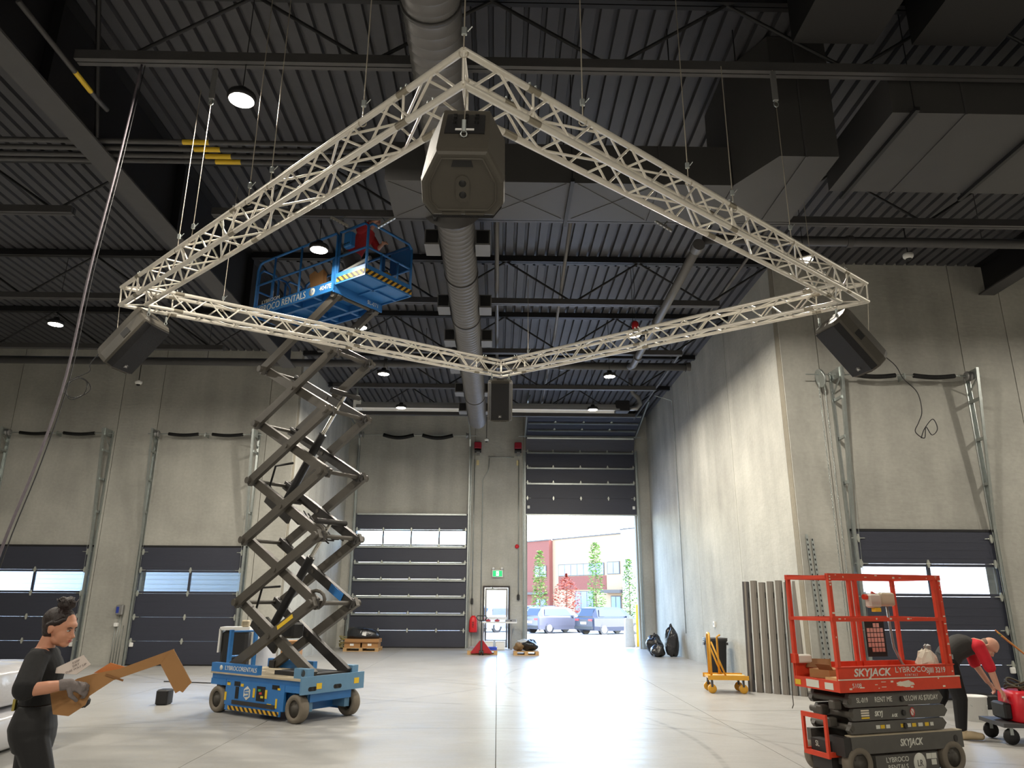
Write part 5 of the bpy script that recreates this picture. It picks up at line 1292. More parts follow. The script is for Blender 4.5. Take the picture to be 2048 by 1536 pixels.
def conduit(label, pts, r=.014): tag(MB().path(pts, r, 6).build('wall_conduit', m_galv), label, 'conduit')
conduit('conduit from the left door motor down past the exit sign', [(-.38,28.46,7.05),(-.4,28.46,6.6),(-.62,28.46,6.2),(-.62,28.46,.9)])
conduit('level conduit between the two door motors', [(-.42,28.46,7.1),(.6,28.46,7.1)])
conduit('conduit dropping from the right door motor', [(.78,28.46,7.0),(.78,28.46,1.9)])
conduit('conduit dropping from the left door motor to a switch box', [(-.95,28.46,7.0),(-.95,28.46,1.7)])
conduit('curved conduit on the right bay wall up to the roof', [(5.86,23.8,.75),(5.86,23.8,7.9),(5.8,23.7,8.2),(5.2,23.5,8.3)])
for x,z,lb in ((-.95,1.65,'small black switch box left of the exit door'),(.78,1.8,'small black switch box right of the exit door')): tag(MB().cbox(x-.045,x+.045,28.40,28.498,z-.1,z+.1,.012).build('switch_box', m_black), lb, 'switch box')
t = thing('dock_control', 'grey and blue control box on the pillar between the left dock doors', 'control box', (-10.13,20.72,1.40)); MB().cbox(-.09,.09,-.05,.075,-.13,.13,.015).build('box', m_alu_dk, t); MB().box(-.07,.0,-.054,-.05,-.08,.08).build('screen', mat('blue_screen',(40,60,150),.4), t); MB().cbox(-.1,.0,-.03,.075,-.43,-.33,.012).build('junction_box', m_white, t)
for k in range(4): MB().path([(-.08+.07*k,.06,-.13 if k in (1,2) else -.40),(-.09+.07*k,.06,-1.39)],.010,6).build('conduit_drop', m_galv, t)
t = thing('wall_outlet', 'small white outlet low on the right bay wall', 'outlet', (5.88,20.7,1.12)); MB().box(-.02,.018,-.05,.05,-.07,.07).build('cover', m_white, t); MB().box(-.023,-.02,-.02,.02,-.03,.03).build('socket', m_black, t)

# welder on a cart, bucket and rods at the right
t = thing('red_welder', 'red portable machine with black slots beside the bending man', 'machine', (6.9,10.25,.26), R(-8))
MB().loft([ellring((0,0,z),(1,0,0),(0,1,0),a,b,24,5) for z,a,b in ((0,.205,.27),(.02,.22,.28),(.33,.20,.26),(.37,.17,.23))]).build('shell', mat('machine_red',(196,18,34),.4), t)
for z in (.10,.16): MB().box(-.11,.12,-.289,-.27,z-.01,z+.015).build('vent_slot', m_spk_dk, t)
lw = MB().path([(-.12,-.275,.31),(-.04,-.275,.315),(-.06,-.277,.285),(.0,-.277,.30),(.12,-.279,.255)], .011, 6).build('brand_stroke', m_white, t); MB().path([(-.1,-.276,.295),(-.02,-.279,.265),(.07,-.28,.245)], .008, 6).build('brand_stroke', m_white, t)
MB().path([(-.05,-.1,.37),(-.05,-.1,.43),(.08,.05,.44),(.12,.1,.37)], .018, 8).build('carry_handle', m_black, t)
MB().cbox(-.30,-.20,-.15,.2,.02,.22,.02).build('end_panel', m_black, t)
for k in range(5): MB().path([(.03+.18*math.cos(a)*(1-.06*k),.05+.18*math.sin(a),.385+.02*k+.035*math.sin(a*2+k)) for a in [2*PI*j/18 for j in range(18)]], .012, 6, closed=True).build('cable_turn', mat('olive_cable',(70,66,48),.6) if k == 0 else bpy.data.materials['olive_cable'], t)
t = thing('low_cart', 'low dark cart carrying the red machine', 'cart', (7.04,10.25,0), R(-8))
MB().box(-.55,.7,-.33,.33,.21,.258).build('deck', m_steel_gry, t)
for x in (-.45,.6):
    for y in (-.26,.26): q = MB().lathe([(.02,-.02),(.09,-.02),(.1,0),(.09,.02),(.02,.02)],16,Matrix.Translation((x,y,.1)) @ Matrix.Rotation(PI/2,4,'X')).build('caster', m_black, t); MB().box(x-.02,x+.02,y-.03,y+.03,.12,.21).build('caster_fork', m_galv, q)
t = thing('white_bucket', 'white bucket on the floor behind the low cart', 'bucket', (7.35,12.0,0)); MB().lathe([(0,0),(.14,0),(.165,.34),(.175,.34),(.175,.36),(.15,.36),(.135,.03),(0,.03)],24).build('pail', m_white, t); MB().path([(-.17,0,.34),(-.12,-.1,.22),(0,-.15,.17),(.12,-.1,.22),(.17,0,.34)],.005,5).build('bail', m_galv, t)
t = thing('plastic_film', 'crumpled clear film on the floor beneath the low cart', 'film', (7.0,9.7,0)); lumpy((0,0,.05),(.28,.14,.05),31).build('film', mat('clear_film',(206,210,220),.2), t); lumpy((.22,.05,.035),(.12,.1,.035),33).build('film_fold', bpy.data.materials['clear_film'], t)
t = thing('rod_bundle', 'orange and green rods leaning up at the right edge', 'rods', (8.9,12.3,0))
for k,c in enumerate(((196,120,50),(206,140,60),(90,120,60),(180,100,44))): MB().tube((.62+.02*k,.02*k,.02),(-.75+.015*k,.15-.02*k,1.30-.03*k),.011,6).build('rod', mat('rod_%d' % k,c,.5), t)
MB().box(.5,.75,-.08,.12,0,.02).build('foot_plate', m_wood, t)
tag(MB().cbox(8.0,8.5,13.2,13.6,0,.22,.02).build('tool_case', m_black), 'black case on the floor by the right dock door', 'case')
# ================================================================ outside the open door
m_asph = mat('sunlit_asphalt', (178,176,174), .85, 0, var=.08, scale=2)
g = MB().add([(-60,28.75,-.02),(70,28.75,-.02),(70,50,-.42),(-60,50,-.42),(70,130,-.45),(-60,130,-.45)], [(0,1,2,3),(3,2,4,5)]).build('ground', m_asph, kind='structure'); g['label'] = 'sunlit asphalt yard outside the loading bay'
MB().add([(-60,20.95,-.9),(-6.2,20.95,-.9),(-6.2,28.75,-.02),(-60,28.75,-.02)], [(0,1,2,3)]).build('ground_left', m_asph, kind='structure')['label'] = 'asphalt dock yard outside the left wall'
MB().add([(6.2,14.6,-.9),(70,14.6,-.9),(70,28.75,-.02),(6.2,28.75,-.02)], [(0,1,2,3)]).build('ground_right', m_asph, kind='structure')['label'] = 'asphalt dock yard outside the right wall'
m_siding = mat('white_siding', (222,226,232), .6)
for lb,x0,x1,y,h_ in (('white ribbed trailer seen through the left dock door windows',-20,-6.9,27.2,3.9),('white ribbed trailer seen through the right dock door windows',6.6,20,21.5,3.9)):
    t = thing('white_trailer', lb, 'trailer', ((x0+x1)/2,y,-.9)); MB().box(x0,x1,y,y+2.5,.0,h_).build('box_body', m_siding, t, True)
    n = int((h_-.2)/.16)
    for k in range(n): MB().box(x0,x1,y-.02,y,.1+k*.16,.18+k*.16).build('rib', m_siding, t, True)
    for x in (x0+1,x1-1.2): MB().tube((x,y+.2,-.35),(x,y+2.3,-.35),.5,18).build('wheel_pair', m_black, t, True)
# oblique two storey building
A0 = V((6.0,82,0)); E0 = V((.586,-.811,0)); N0 = V((-.811,-.586,0))
Mf = Matrix(((E0.x,-N0.x,0,A0.x),(E0.y,-N0.y,0,A0.y),(0,0,1,0),(0,0,0,1)))   # local x along facade, -y towards viewer
m_tan = mat('tan_stucco',(146,120,92),.8,0,var=.05); m_brick = mat('red_brick',(104,54,42),.85,0,var=.12,scale=10); m_wht = mat('white_render',(235,232,226),.7); m_win = mat('blue_window',(60,80,110),.15,0); m_trimd = mat('dark_trim',(60,52,48),.6)
b = thing('office_building', 'two storey tan and brick building across the yard', 'building', M=Mf)
MB().box(0,11.1,0,14,-.5,8).build('tan_wall', m_tan, b); MB().box(-4.2,0,-.5,14,-.5,7.95).build('brick_tower', m_brick, b); MB().box(11.1,19,-.6,14,-.5,8.3).build('white_wall', m_wht, b)
MB().box(-9,-4.2,.5,14,-.5,6.8).build('side_wing', m_wht, b); MB().box(15.5,19.05,-.75,-.6,-.5,6.5).build('brick_pier', m_brick, b)
for a,c,z,y in ((0,11.1,8,-.08),(-4.25,0,7.95,-.58),(11.05,19,8.3,-.68)): MB().box(a,c,y,y+.4,z-.02,z+.12).build('parapet_cap', m_trimd, b)
MB().box(1.0,8.3,-.06,0,2.7,4.05).build('brick_band', m_brick, b)
def window(x0,x1,z0,z1,n,y=-.05):
    f = MB().box(x0-.06,x1+.06,y,y+.04,z0-.06,z1+.06).build('window', m_trimd, b); w=(x1-x0)/n
    for k in range(n): MB().box(x0+k*w+.03,x0+(k+1)*w-.03,y-.02,y,z0,z1).build('pane', m_win, f)
window(1.05,8.0,4.15,5.25,7); window(8.55,10.2,4.2,5.3,2); window(-2.4,-.5,4.1,5.2,2,-.55); window(3.7,6.4,.1,2.5,3,-.1); window(-2.2,-.6,.6,1.7,2,-.55); window(-8,-5,3.6,4.8,3,.45)
MB().box(8.3,11.0,-.9,0,2.35,2.65).box(-4.2,-.4,-.9,-.5,2.2,2.45).build('canopy', m_trimd, b); d = MB().box(8.9,10.3,-.06,0,-.4,2.1).build('entrance', m_trimd, b); MB().box(9.0,9.55,-.08,-.06,-.2,2.0).box(9.65,10.2,-.08,-.06,-.2,2.0).build('door_pane', mat('teal_glass',(60,96,120),.2), d)
# trees
def tree(label, x, y, h_, r, col, seed, shape, group='trees by the parked cars'):
    t = thing('tree', label, 'tree', (x,y,-.44), group=group); rnd = random.Random(seed); MB().tube((0,0,0),(0,0,h_*.8),.07,8,.02).build('trunk', mat('bark_%d' % seed,(96,78,60),.9), t)
    mb = MB()
    for k in range(1500):
        u = rnd.random(); z = .5 + (h_-.5)*u; rr = r*(shape(u))*math.sqrt(rnd.random()); a = rnd.uniform(0,6.283); s = rnd.uniform(.06,.13)
        c = V((rr*math.cos(a), rr*math.sin(a), z)); q = Matrix.Rotation(rnd.uniform(0,6.28),3,'Z') @ Matrix.Rotation(rnd.uniform(-1,1),3,'X')
        mb.add([c + q @ V(p) for p in ((-s,0,0),(0,-s*.5,.01),(s,0,0),(0,s*.5,.01))], [(0,1,2,3)])
    mb.build('foliage', mat('leaves_%d' % seed,col,.7,0,var=.25,scale=3), t)
colm = lambda u: min(1,u*4)*(1-u)**.35 + .12
tree('narrow green tree at the left of the parked cars', 3.05, 55, 5.6, .62, (86,112,34), 1, colm); tree('rounded orange red tree behind the silver car', 5.1, 56, 4.0, 1.15, (140,58,34), 2, lambda u: math.sin(PI*min(1,u*1.05+.02))**.6)
tree('narrow green tree behind the two nearest cars', 7.15, 55, 6.2, .68, (80,116,32), 3, colm); tree('narrow green tree at the right of the parked cars', 9.5, 54.5, 5.0, .6, (84,112,34), 4, colm)
# parked cars
m_cglass = mat('car_glass',(36,44,58),.1); m_chub = mat('alloy_wheel',(190,190,190),.3,.6); m_tail = mat('tail_light',(170,20,34),.3)
def car(label, x, y, rz, col, dark):
    t = thing('parked_car', label, 'car', (x,y,-.43), rz, 'cars parked outside'); mp = mat('car_paint_%d' % int(x*10), col, .25, .3)
    def ringx(px, prof): return [V((px,yy,zz)) for yy,zz in prof]
    lo = lambda w,z0,z1: [(-w,z0),(w,z0),(w*1.02,z0+.25),(w,z1-.06),(w*.94,z1),(-w*.94,z1),(-w,z1-.06),(-w*1.02,z0+.25)]
    MB().loft([ringx(a, lo(w,z0,z1)) for a,w,z0,z1 in ((-2.3,.80,.42,.95),(-2.22,.90,.30,1.06),(-1.5,.93,.25,1.08),(.9,.93,.25,1.06),(1.7,.91,.26,1.0),(2.2,.84,.32,.86),(2.32,.7,.42,.72))], sm=False).build('body', mp, t)
    gh = lambda w0,w1,z0,z1: [(-w0,z0),(w0,z0),(w1,z1),(-w1,z1)]
    MB().loft([ringx(a, gh(w0,w1,1.03,z1)) for a,w0,w1,z1 in ((-2.15,.80,.6,1.2),(-1.85,.86,.66,1.62),(-1.2,.88,.70,1.70),(.1,.88,.70,1.69),(.55,.88,.68,1.58),(1.3,.86,.8,1.08))], sm=False).build('cabin', mp, t)
    for s in (-1,1):
        MB().add([(-1.75,s*.865,1.14),(.6,s*.885,1.12),(.2,s*.765,1.55),(-1.65,s*.745,1.55)], [(0,1,2,3) if s < 0 else (3,2,1,0)]).build('side_glass', m_cglass, t)
        MB().box(-2.33,-2.2,s*.62-.16,s*.62+.16,.86,.98).build('tail_light', m_tail, t); MB().box(.55,.7,s*.95-.06,s*.95+.06,1.02,1.14).build('mirror', mp, t)
        for wx in (-1.4,1.45):
            w = MB().tube((wx,s*.72,.36),(wx,s*.94,.36),.36,22).build('wheel', m_black, t); MB().tube((wx,s*.93,.36),(wx,s*.955,.36),.24,10,.22).build('rim', m_chub, w)
    MB().add([(-2.2,-.66,1.14),(-2.2,.66,1.14),(-1.92,.58,1.56),(-1.92,-.58,1.56)], [(3,2,1,0)]).build('rear_glass', m_cglass, t); MB().box(-2.34,-2.30,-.26,.26,.66,.80).build('number_plate', m_white, t); MB().box(-2.36,-2.2,-.82,.82,.36,.52).build('bumper', m_black, t)
    MB().add([(1.28,-.74,1.1),(1.28,.74,1.1),(.6,.64,1.55),(.6,-.64,1.55)], [(0,1,2,3)]).build('windscreen', m_cglass, t)
ang = R(36)
car('white car half hidden by the left edge of the open doorway', .6, 53.0, ang, (150,150,152), 0); car('silver grey car parked in the middle of the doorway view', 4.0, 51.6, ang, (92,92,100), 0); car('dark grey car parked at the right of the doorway view', 7.35, 50, ang, (44,48,60), 0)
car('dark car parked beyond the silver one', 3.9, 58.5, ang, (40,44,60), 0)
t = thing('bollard', 'yellow bollard outside the right jamb of the open doorway', 'bollard', (5.56,30.2,-.05)); MB().lathe([(0,0),(.085,0),(.085,1.55),(.06,1.61),(0,1.63)],20).build('post', mat('bollard_yellow',(226,182,40),.5), t); MB().lathe([(.0,.0),(.12,.0),(.12,.03),(.0,.03)],20).build('base', m_conc, t)
t = thing('concrete_block', 'tapered pale concrete block beside the yellow bollard', 'block', (5.24,30.5,-.05)); MB().loft([[V((x*k,y*k,z)) for x,y in ((-.2,-.2),(.2,-.2),(.2,.2),(-.2,.2))] for z,k in ((0,1),(.06,1),(1.05,.72),(1.09,.66))], sm=False).build('block', m_conc, t); MB().path([(-.05,0,1.08),(-.05,0,1.13),(.05,0,1.13),(.05,0,1.08)],.01,6).build('lifting_loop', m_galv, t)
# ================================================================ people
def blob(name, mb, m, parent, voxel=.006, smooth=4, label=None):
    """fuse overlapping closed shapes into one continuous skin"""
    o = bpy.data.objects.new('tmp_blob', mb.mesh('tmp_blob', None)); COL.objects.link(o)
    r_ = o.modifiers.new('r', 'REMESH'); r_.mode = 'VOXEL'; r_.voxel_size = voxel; r_.use_smooth_shade = True
    s_ = o.modifiers.new('s', 'SMOOTH'); s_.factor = .5; s_.iterations = smooth
    bpy.context.view_layer.update()
    me = bpy.data.meshes.new_from_object(o.evaluated_get(bpy.context.evaluated_depsgraph_get()))
    bpy.data.objects.remove(o)
    me.name = name; me.materials.clear(); me.materials.append(m)
    me.polygons.foreach_set('use_smooth', [True]*len(me.polygons))
    q = bpy.data.objects.new(name, me); COL.objects.link(q); q.parent = parent
    if label: q['label'] = label
    return q
def limb(mb, pts, rs, M=None, n=14):
    """tapered chain through the joints, rounded at every joint"""
    P = [V(p) for p in pts]; Q = []; RR = []
    for i in range(len(P)-1):
        for k in range(5):
            t = k/5; Q.append(P[i].lerp(P[i+1], t)); RR.append(rs[i]+(rs[i+1]-rs[i])*t)
    Q.append(P[-1]); RR.append(rs[-1])
    mb.path(Q, RR, n, M=M)
    for p, r in zip(P, rs): mb.ell(p, r, 14, 10, M=M)
    return mb
def hand(mb, wrist, fwd, palm_n, s=1.0, curl=50, M=None, fat=1.0):
    """palm, four unequal bent fingers and a thumb; fwd along the palm, palm_n out of the palm face"""
    f = V(fwd).normalized(); nn = V(palm_n); nn = (nn - f*nn.dot(f)).normalized(); side = f.cross(nn)
    w = V(wrist)
    for k in range(6):
        t = k/5; mb.ell(w + f*(.085*s*t), (.022*s*fat,)*3, 10, 8, M=M)
        for q in (-1, 1): mb.ell(w + f*(.085*s*t) + side*(q*.020*s*(.6+.5*t)), (.014*s*fat,)*3, 10, 8, M=M)
    for k, L in enumerate((.070, .080, .076, .060)):
        b = w + f*(.088*s) + side*((k-1.5)*.0205*s); pts = [b]; a = 0
        for j, fr in enumerate((.45, .32, .23)):
            a += R(curl)*(.6, .9, .8)[j]
            d = f*math.cos(a) + nn*math.sin(a); pts.append(pts[-1] + d*(L*fr*s*1.08))
        limb(mb, pts, [.0098*s*fat, .0092*s*fat, .0085*s*fat, .0075*s*fat], M, 8)
    b = w + f*(.022*s) + side*(-.032*s)
    p1 = b + (f*.55 - side*.75 + nn*.25).normalized()*(.038*s); p2 = p1 + (f*.9 + nn*.5 - side*.1).normalized()*(.032*s); p3 = p2 + (f*.7 + nn*.8).normalized()*(.025*s)
    limb(mb, [b, p1, p2, p3], [.014*s*fat, .0118*s*fat, .0105*s*fat, .009*s*fat], M, 8)
    return mb
def head_shapes(mb, c, M, s=1.0):
    """head around c = centre of skull, facing +X before M"""
    x, y, z = c
    e = lambda dx, dy, dz, a, b, h_: mb.ell((x+dx*s, y+dy*s, z+dz*s), (a*s, b*s, h_*s), 20, 14, M=M)
    e(0,0,.012,.098,.076,.098); e(.045,0,-.045,.058,.060,.080); e(.070,0,-.100,.030,.036,.026); e(.030,0,-.085,.055,.055,.04)
    e(.078,0,.02,.026,.05,.03)
    for q in (-1,1): e(.068,q*.034,-.045,.026,.020,.024); e(-.008,q*.077,-.022,.020,.009,.032); e(-.014,q*.083,-.010,.012,.008,.018)
    mb.path([(x+.094*s,y,z-.008*s),(x+.108*s,y,z-.030*s),(x+.119*s,y,z-.046*s),(x+.104*s,y,z-.056*s)], [.008*s,.010*s,.014*s,.011*s], 8, M=M)
    for q in (-1,1): e(.102,q*.012,-.052,.011,.009,.008)
    e(.100,0,-.072,.011,.023,.006); e(.097,0,-.083,.012,.020,.007)
def face_parts(t, c, M, skin_lip, s=1.0):
    x, y, z = c
    for q in (-1,1):
        ey = MB().ell((x+.091*s,y+q*.031*s,z-.012*s),(.0085*s,.013*s,.0065*s),12,8,M=M).build('eye', m_eye, t)
        MB().ell((x+.0975*s,y+q*.031*s,z-.013*s),(.003*s,.0052*s,.0052*s),10,6,M=M).build('iris', m_iris, ey)
        MB().path([(x+.088*s,y+q*.047*s,z+.004*s),(x+.099*s,y+q*.032*s,z+.010*s),(x+.102*s,y+q*.015*s,z+.006*s)],[.002*s,.0036*s,.003*s],6,M=M).build('eyebrow', m_hairdk, t)
        MB().path([(x+.091*s,y+q*.044*s,z-.008*s),(x+.099*s,y+q*.031*s,z-.005*s),(x+.098*s,y+q*.018*s,z-.009*s)],.0022*s,6,M=M).build('eyelid', m_hairdk, t)
    MB().ell((x+.1085*s,y,z-.072*s),(.0045*s,.019*s,.0045*s),12,6,M=M).ell((x+.1060*s,y,z-.0815*s),(.0055*s,.017*s,.0055*s),12,6,M=M).build('lips', skin_lip, t)
m_eye = mat('eye_white',(220,214,206),.3); m_iris = mat('iris_brown',(48,32,24),.2); m_hairdk = mat('dark_hair',(34,22,20),.5,0,var=.3,scale=40,bump=.6,bscale=50,stretch=(1,1,.3))
m_skin = mat('skin',(196,140,112),.5,0,var=.05,scale=9); m_lip = mat('lips',(176,96,90),.4); m_skin2 = mat('skin_pale',(202,152,128),.5,0,var=.05,scale=9)
m_tee = mat('black_cotton',(19,19,21),.85,0,var=.2,scale=5,bump=.35,bscale=9); m_legg = mat('black_leggings',(15,15,17),.7,0,var=.2,scale=6,bump=.2,bscale=10); m_glove = mat('grey_work_glove',(116,108,106),.8,0,var=.12,scale=20,bump=.3,bscale=40); m_glove_dk = mat('black_glove_palm',(40,38,40),.6)

# ---------------------------------------------------------------- woman with cardboard
WM = Matrix.Translation((-3.02,5.3,0)) @ Matrix.Rotation(R(18),4,'Z')
w = thing('person', 'woman in black with a high hair bun carrying torn cardboard', 'person', M=WM)
HC = V((.03,0,1.565)); MH = Matrix.Translation((-.02,0,1.44)) @ Matrix.Rotation(R(-26),4,'Z') @ Matrix.Rotation(R(12),4,'Y') @ Matrix.Translation((.02,0,-1.44))
X, Y_, Z_ = V((1,0,0)), V((0,1,0)), V((0,0,1))
def torso(mb, k=0.0, z0=.80, z1=1.42):
    rows_ = ((.78,.0,.095,.155),(.86,-.012,.118,.172),(.92,-.020,.125,.176),(.98,-.020,.112,.165),(1.06,-.022,.088,.135),(1.13,-.022,.090,.135),(1.20,-.015,.105,.150),(1.27,-.010,.108,.160),(1.33,-.020,.092,.172),(1.375,-.030,.072,.150),(1.41,-.035,.056,.085))
    rg = [ellring((cx,0,z),X,Y_,rx+k,ry+k,24,2.3) for z,cx,rx,ry in rows_ if z0-.001 <= z <= z1+.001]
    mb.loft(rg); return mb
legs_r = [(.0,-.085,.86),(.155,-.085,.47),(.17,-.085,.30),(.20,-.085,.085)]; legs_l = [(-.015,.085,.86),(-.04,.09,.47),(-.20,.09,.30),(-.36,.09,.13)]
arm_r = [(-.03,-.175,1.345),(-.035,-.315,1.175),(.09,-.31,1.19),(.195,-.295,1.205)]; arm_l = [(-.03,.175,1.345),(-.07,.21,1.12),(.06,.17,1.09),(.17,.08,1.08)]
mb = MB(); torso(mb); limb(mb, [(-.035,0,1.38),(-.012,0,1.47),(.01,0,1.53)], [.058,.050,.050]); head_shapes(mb, HC, MH)
for L_ in (legs_r, legs_l): limb(mb, L_, [.088,.058,.055,.036])
limb(mb, [legs_r[3],(.20,-.085,.045),(.33,-.085,.028)], [.036,.034,.026]); limb(mb, [legs_l[3],(-.38,.09,.10),(-.27,.09,.035)], [.036,.034,.026])
for A_ in (arm_r, arm_l): limb(mb, A_, [.052,.041,.040,.027])
limb(mb, [(-.02,-.10,1.36),(-.03,-.175,1.345)], [.055,.054]); limb(mb, [(-.02,.10,1.36),(-.03,.175,1.345)], [.055,.054])
hand(mb, (.20,-.294,1.205), (.9,.1,-.30), (.2,.75,-.6), .95, 55); hand(mb, (.17,.08,1.08), (.8,-.5,.1), (.1,-.3,-1), .95, 60)
blob('body', mb, m_skin, w, .0055, 3)
face_parts(w, HC, MH, m_lip)
# hair: close cap, pulled back, with a loose bun on top
hb = MB(); hx, hy, hz = HC
for dx,dz,a,b,c in ((-.016,.030,.100,.083,.092),(-.045,.03,.088,.082,.085),(-.040,-.005,.078,.080,.085),(-.055,-.045,.050,.066,.050)): hb.ell((hx+dx,hy,hz+dz),(a,b,c),20,14,M=MH)
for q in (-1,1): hb.path([(hx+.055,q*.058,hz+.060),(hx+.030,q*.076,hz+.030),(hx-.01,q*.080,hz+.018),(hx-.04,q*.078,hz-.01)],[.013,.014,.014,.018],8,M=MH)
blob('hair', hb, m_hairdk, w, .006, 3)
bb = MB(); rnd = random.Random(5)
bb.ell((hx-.012,0,hz+.142),(.050,.054,.044),16,12,M=MH)
for k in range(16):
    a = rnd.uniform(0,6.28); el = rnd.uniform(-.5,1.2); bb.ell((hx-.012+.042*math.cos(a)*math.cos(el),.045*math.sin(a)*math.cos(el),hz+.142+.036*math.sin(el)),(rnd.uniform(.014,.024),)*3,8,6,M=MH)
bb.path([(hx-.01,0,hz+.10),(hx-.01,0,hz+.13)],.04,12,M=MH)
blob('hair_bun', bb, m_hairdk, w, .006, 2)
for k in range(9):
    a = k*.7; MB().path([MH @ V((hx-.012+.045*math.cos(a),.05*math.sin(a),hz+.15)), MH @ V((hx-.012+.065*math.cos(a+.3),.07*math.sin(a+.3),hz+.175+.01*math.sin(k))), MH @ V((hx-.012+.06*math.cos(a+.8),.066*math.sin(a+.8),hz+.15))],.0025,5).build('loose_strand', m_hairdk, w)
# clothes
sh = MB(); torso(sh, .012, 1.05, 1.41)
for A_, s in ((arm_r,-1),(arm_l,1)):
    e = V(A_[0]).lerp(V(A_[1]), .93); limb(sh, [(-.02,s*.09,1.345),A_[0],e], [.066,.070,.074])
blob('t_shirt', sh, m_tee, w, .007, 4)
lg = MB(); torso(lg, .012, .78, 1.06)
for L_ in (legs_r, legs_l): limb(lg, L_, [.104,.068,.066,.045])
blob('leggings', lg, m_legg, w, .007, 4)
MB().box(-.143,-.128,-.075,-.015,1.03,1.10).build('yellow_print', mat('yellow_print',(176,160,80),.7), w)
gv = MB(); hand(gv, (.20,-.294,1.205), (.9,.1,-.30), (.2,.75,-.6), .98, 55, fat=1.28); limb(gv, [(.165,-.299,1.202),(.205,-.293,1.205)], [.036,.034])
blob('glove', gv, m_glove, w, .0045, 2)
gv = MB(); hand(gv, (.17,.08,1.08), (.8,-.5,.1), (.1,-.3,-1), .98, 60, fat=1.28); limb(gv, [(.14,.10,1.08),(.175,.078,1.08)], [.036,.034])
blob('glove', gv, m_glove_dk, w, .0045, 2)
def shoe(par, a, b, m, w_=.042, lift=0):
    s_ = MB(); a, b = V(a), V(b); limb(s_, [a, a.lerp(b,.5)+V((0,0,.005)), b], [w_,w_*.95,w_*.78]); limb(s_, [a+V((0,0,.05)), a], [w_*.95,w_])
    o = blob('shoe', s_, m, par, .007, 3); return o
m_shoe = mat('black_shoe',(20,20,22),.6); shoe(w, (.20,-.085,.045), (.34,-.085,.036), m_shoe); shoe(w, (-.37,.09,.10), (-.27,.09,.038), m_shoe)
# the cardboard she holds: long torn strip with a folded end, plus a white sheet
cb = thing('torn_cardboard', 'long torn brown cardboard with a folded end held by the woman', 'cardboard', (-2.65,5.165,.985))
PX = lambda pts, Y0=5.06: [(a+2.6, z-1.0) for a, z in pts]
NEARL = NEAR
MB().prism(PX([(-2.84,1.155),(-2.80,1.03),(-2.70,1.02),(-2.605,1.085),(-2.588,1.14),(-2.45,1.235),(-2.13,1.345),(-2.08,1.43),(-2.42,1.305),(-2.58,1.275),(-2.68,1.245)]), -.004, .004, NEARL).build('main_sheet', m_card, cb)
MB().prism(PX([(-2.08,1.43),(-1.935,1.225),(-1.955,1.205),(-1.985,1.165),(-2.005,1.175),(-2.03,1.16),(-2.15,1.335)]), -.004, .004, Matrix.Translation((0,-.012,0)) @ NEARL).build('folded_end', m_card, cb)
MB().prism(PX([(-2.34,1.335),(-2.10,1.425),(-2.12,1.40),(-2.34,1.31)]), -.006, .0, Matrix.Translation((0,.02,0)) @ NEARL).build('orange_edge', mat('torn_edge',(196,120,66),.8), cb)
MB().prism(PX([(-2.60,1.275),(-2.50,1.34),(-2.40,1.315),(-2.45,1.285)]), -.006, .0, Matrix.Translation((0,.03,0)) @ NEARL).build('torn_flap', bpy.data.materials['torn_edge'], cb)
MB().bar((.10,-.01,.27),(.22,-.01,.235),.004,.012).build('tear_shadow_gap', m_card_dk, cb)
pp = thing('paper_sheet', 'white printed sheet held on top of the cardboard', 'paper', (-2.77,5.14,1.305), R(-8)); Mp = Matrix.Rotation(R(-25),4,'X') @ NEAR
MB().prism([(-.10,-.01),(.05,.075),(.13,.015),(.06,-.05),(-.09,-.045)], 0, .003, Mp).build('sheet', mat('grey_paper',(196,184,176),.7), pp)
for k,t_ in enumerate(('KEEP','DRY','THIS WAY UP')): text('print_line', t_, .022, mat('ink',(120,108,104),.7) if k == 0 else bpy.data.materials['ink'], pp, Mp @ Matrix.Translation((.02+.01*k,.03-.022*k,.004)) @ Matrix.Rotation(R(28),4,'Z'), ext=.0005)

# ---------------------------------------------------------------- man bending over the red machine
m_redshirt = mat('red_shirt',(196,22,40),.8,0,var=.1,bump=.3,bscale=9); m_vest = mat('charcoal_vest',(44,42,40),.8,0,var=.12,bump=.25,bscale=8); m_pants = mat('black_work_trousers',(17,17,19),.85,0,var=.2,bump=.3,bscale=7); m_boot = mat('tan_shoe',(188,170,138),.7)
mn = thing('person', 'man in a red sleeved shirt bending down to the red machine', 'person', M=Matrix.Translation((6.16,10.55,0)) @ Matrix.Rotation(R(-14),4,'Z'))
hipR, hipL = (-.02,-.10,.93), (-.05,.10,.93); SHc = V((.36,0,1.20)); HIPc = V((-.03,0,.95))
def spine(mb, k=0.0, a=0.0, b=1.0):
    ax = (SHc - HIPc).normalized(); side = V((0,1,0)); up = side.cross(ax)*-1
    rs = ((0.0,.135,.175),(.12,.145,.178),(.35,.135,.165),(.6,.14,.175),(.82,.135,.195),(.97,.105,.17),(1.08,.075,.10))
    rg = []
    for t,ry,rx in rs:
        if a-.01 <= t <= b+.01:
            c = HIPc.lerp(SHc,t) + V((0,0,.07*math.sin(PI*min(1,t)))); rg.append(ellring(c, side, up, rx+k, ry+k, 24, 2.3))
    mb.loft(rg); return mb
armR = [(.36,-.20,1.17),(.44,-.24,.90),(.50,-.22,.66)]; armL = [(.36,.20,1.17),(.42,.24,.92),(.52,.18,.70)]
legR = [hipR,(.06,-.11,.50),(.02,-.12,.10)]; legL = [hipL,(-.10,.12,.50),(-.30,.13,.10)]
HM2 = V((.56,0,1.17)); MHm = Matrix.Translation(HM2) @ Matrix.Rotation(R(-25),4,'Z') @ Matrix.Rotation(R(62),4,'Y') @ Matrix.Translation(-HM2)
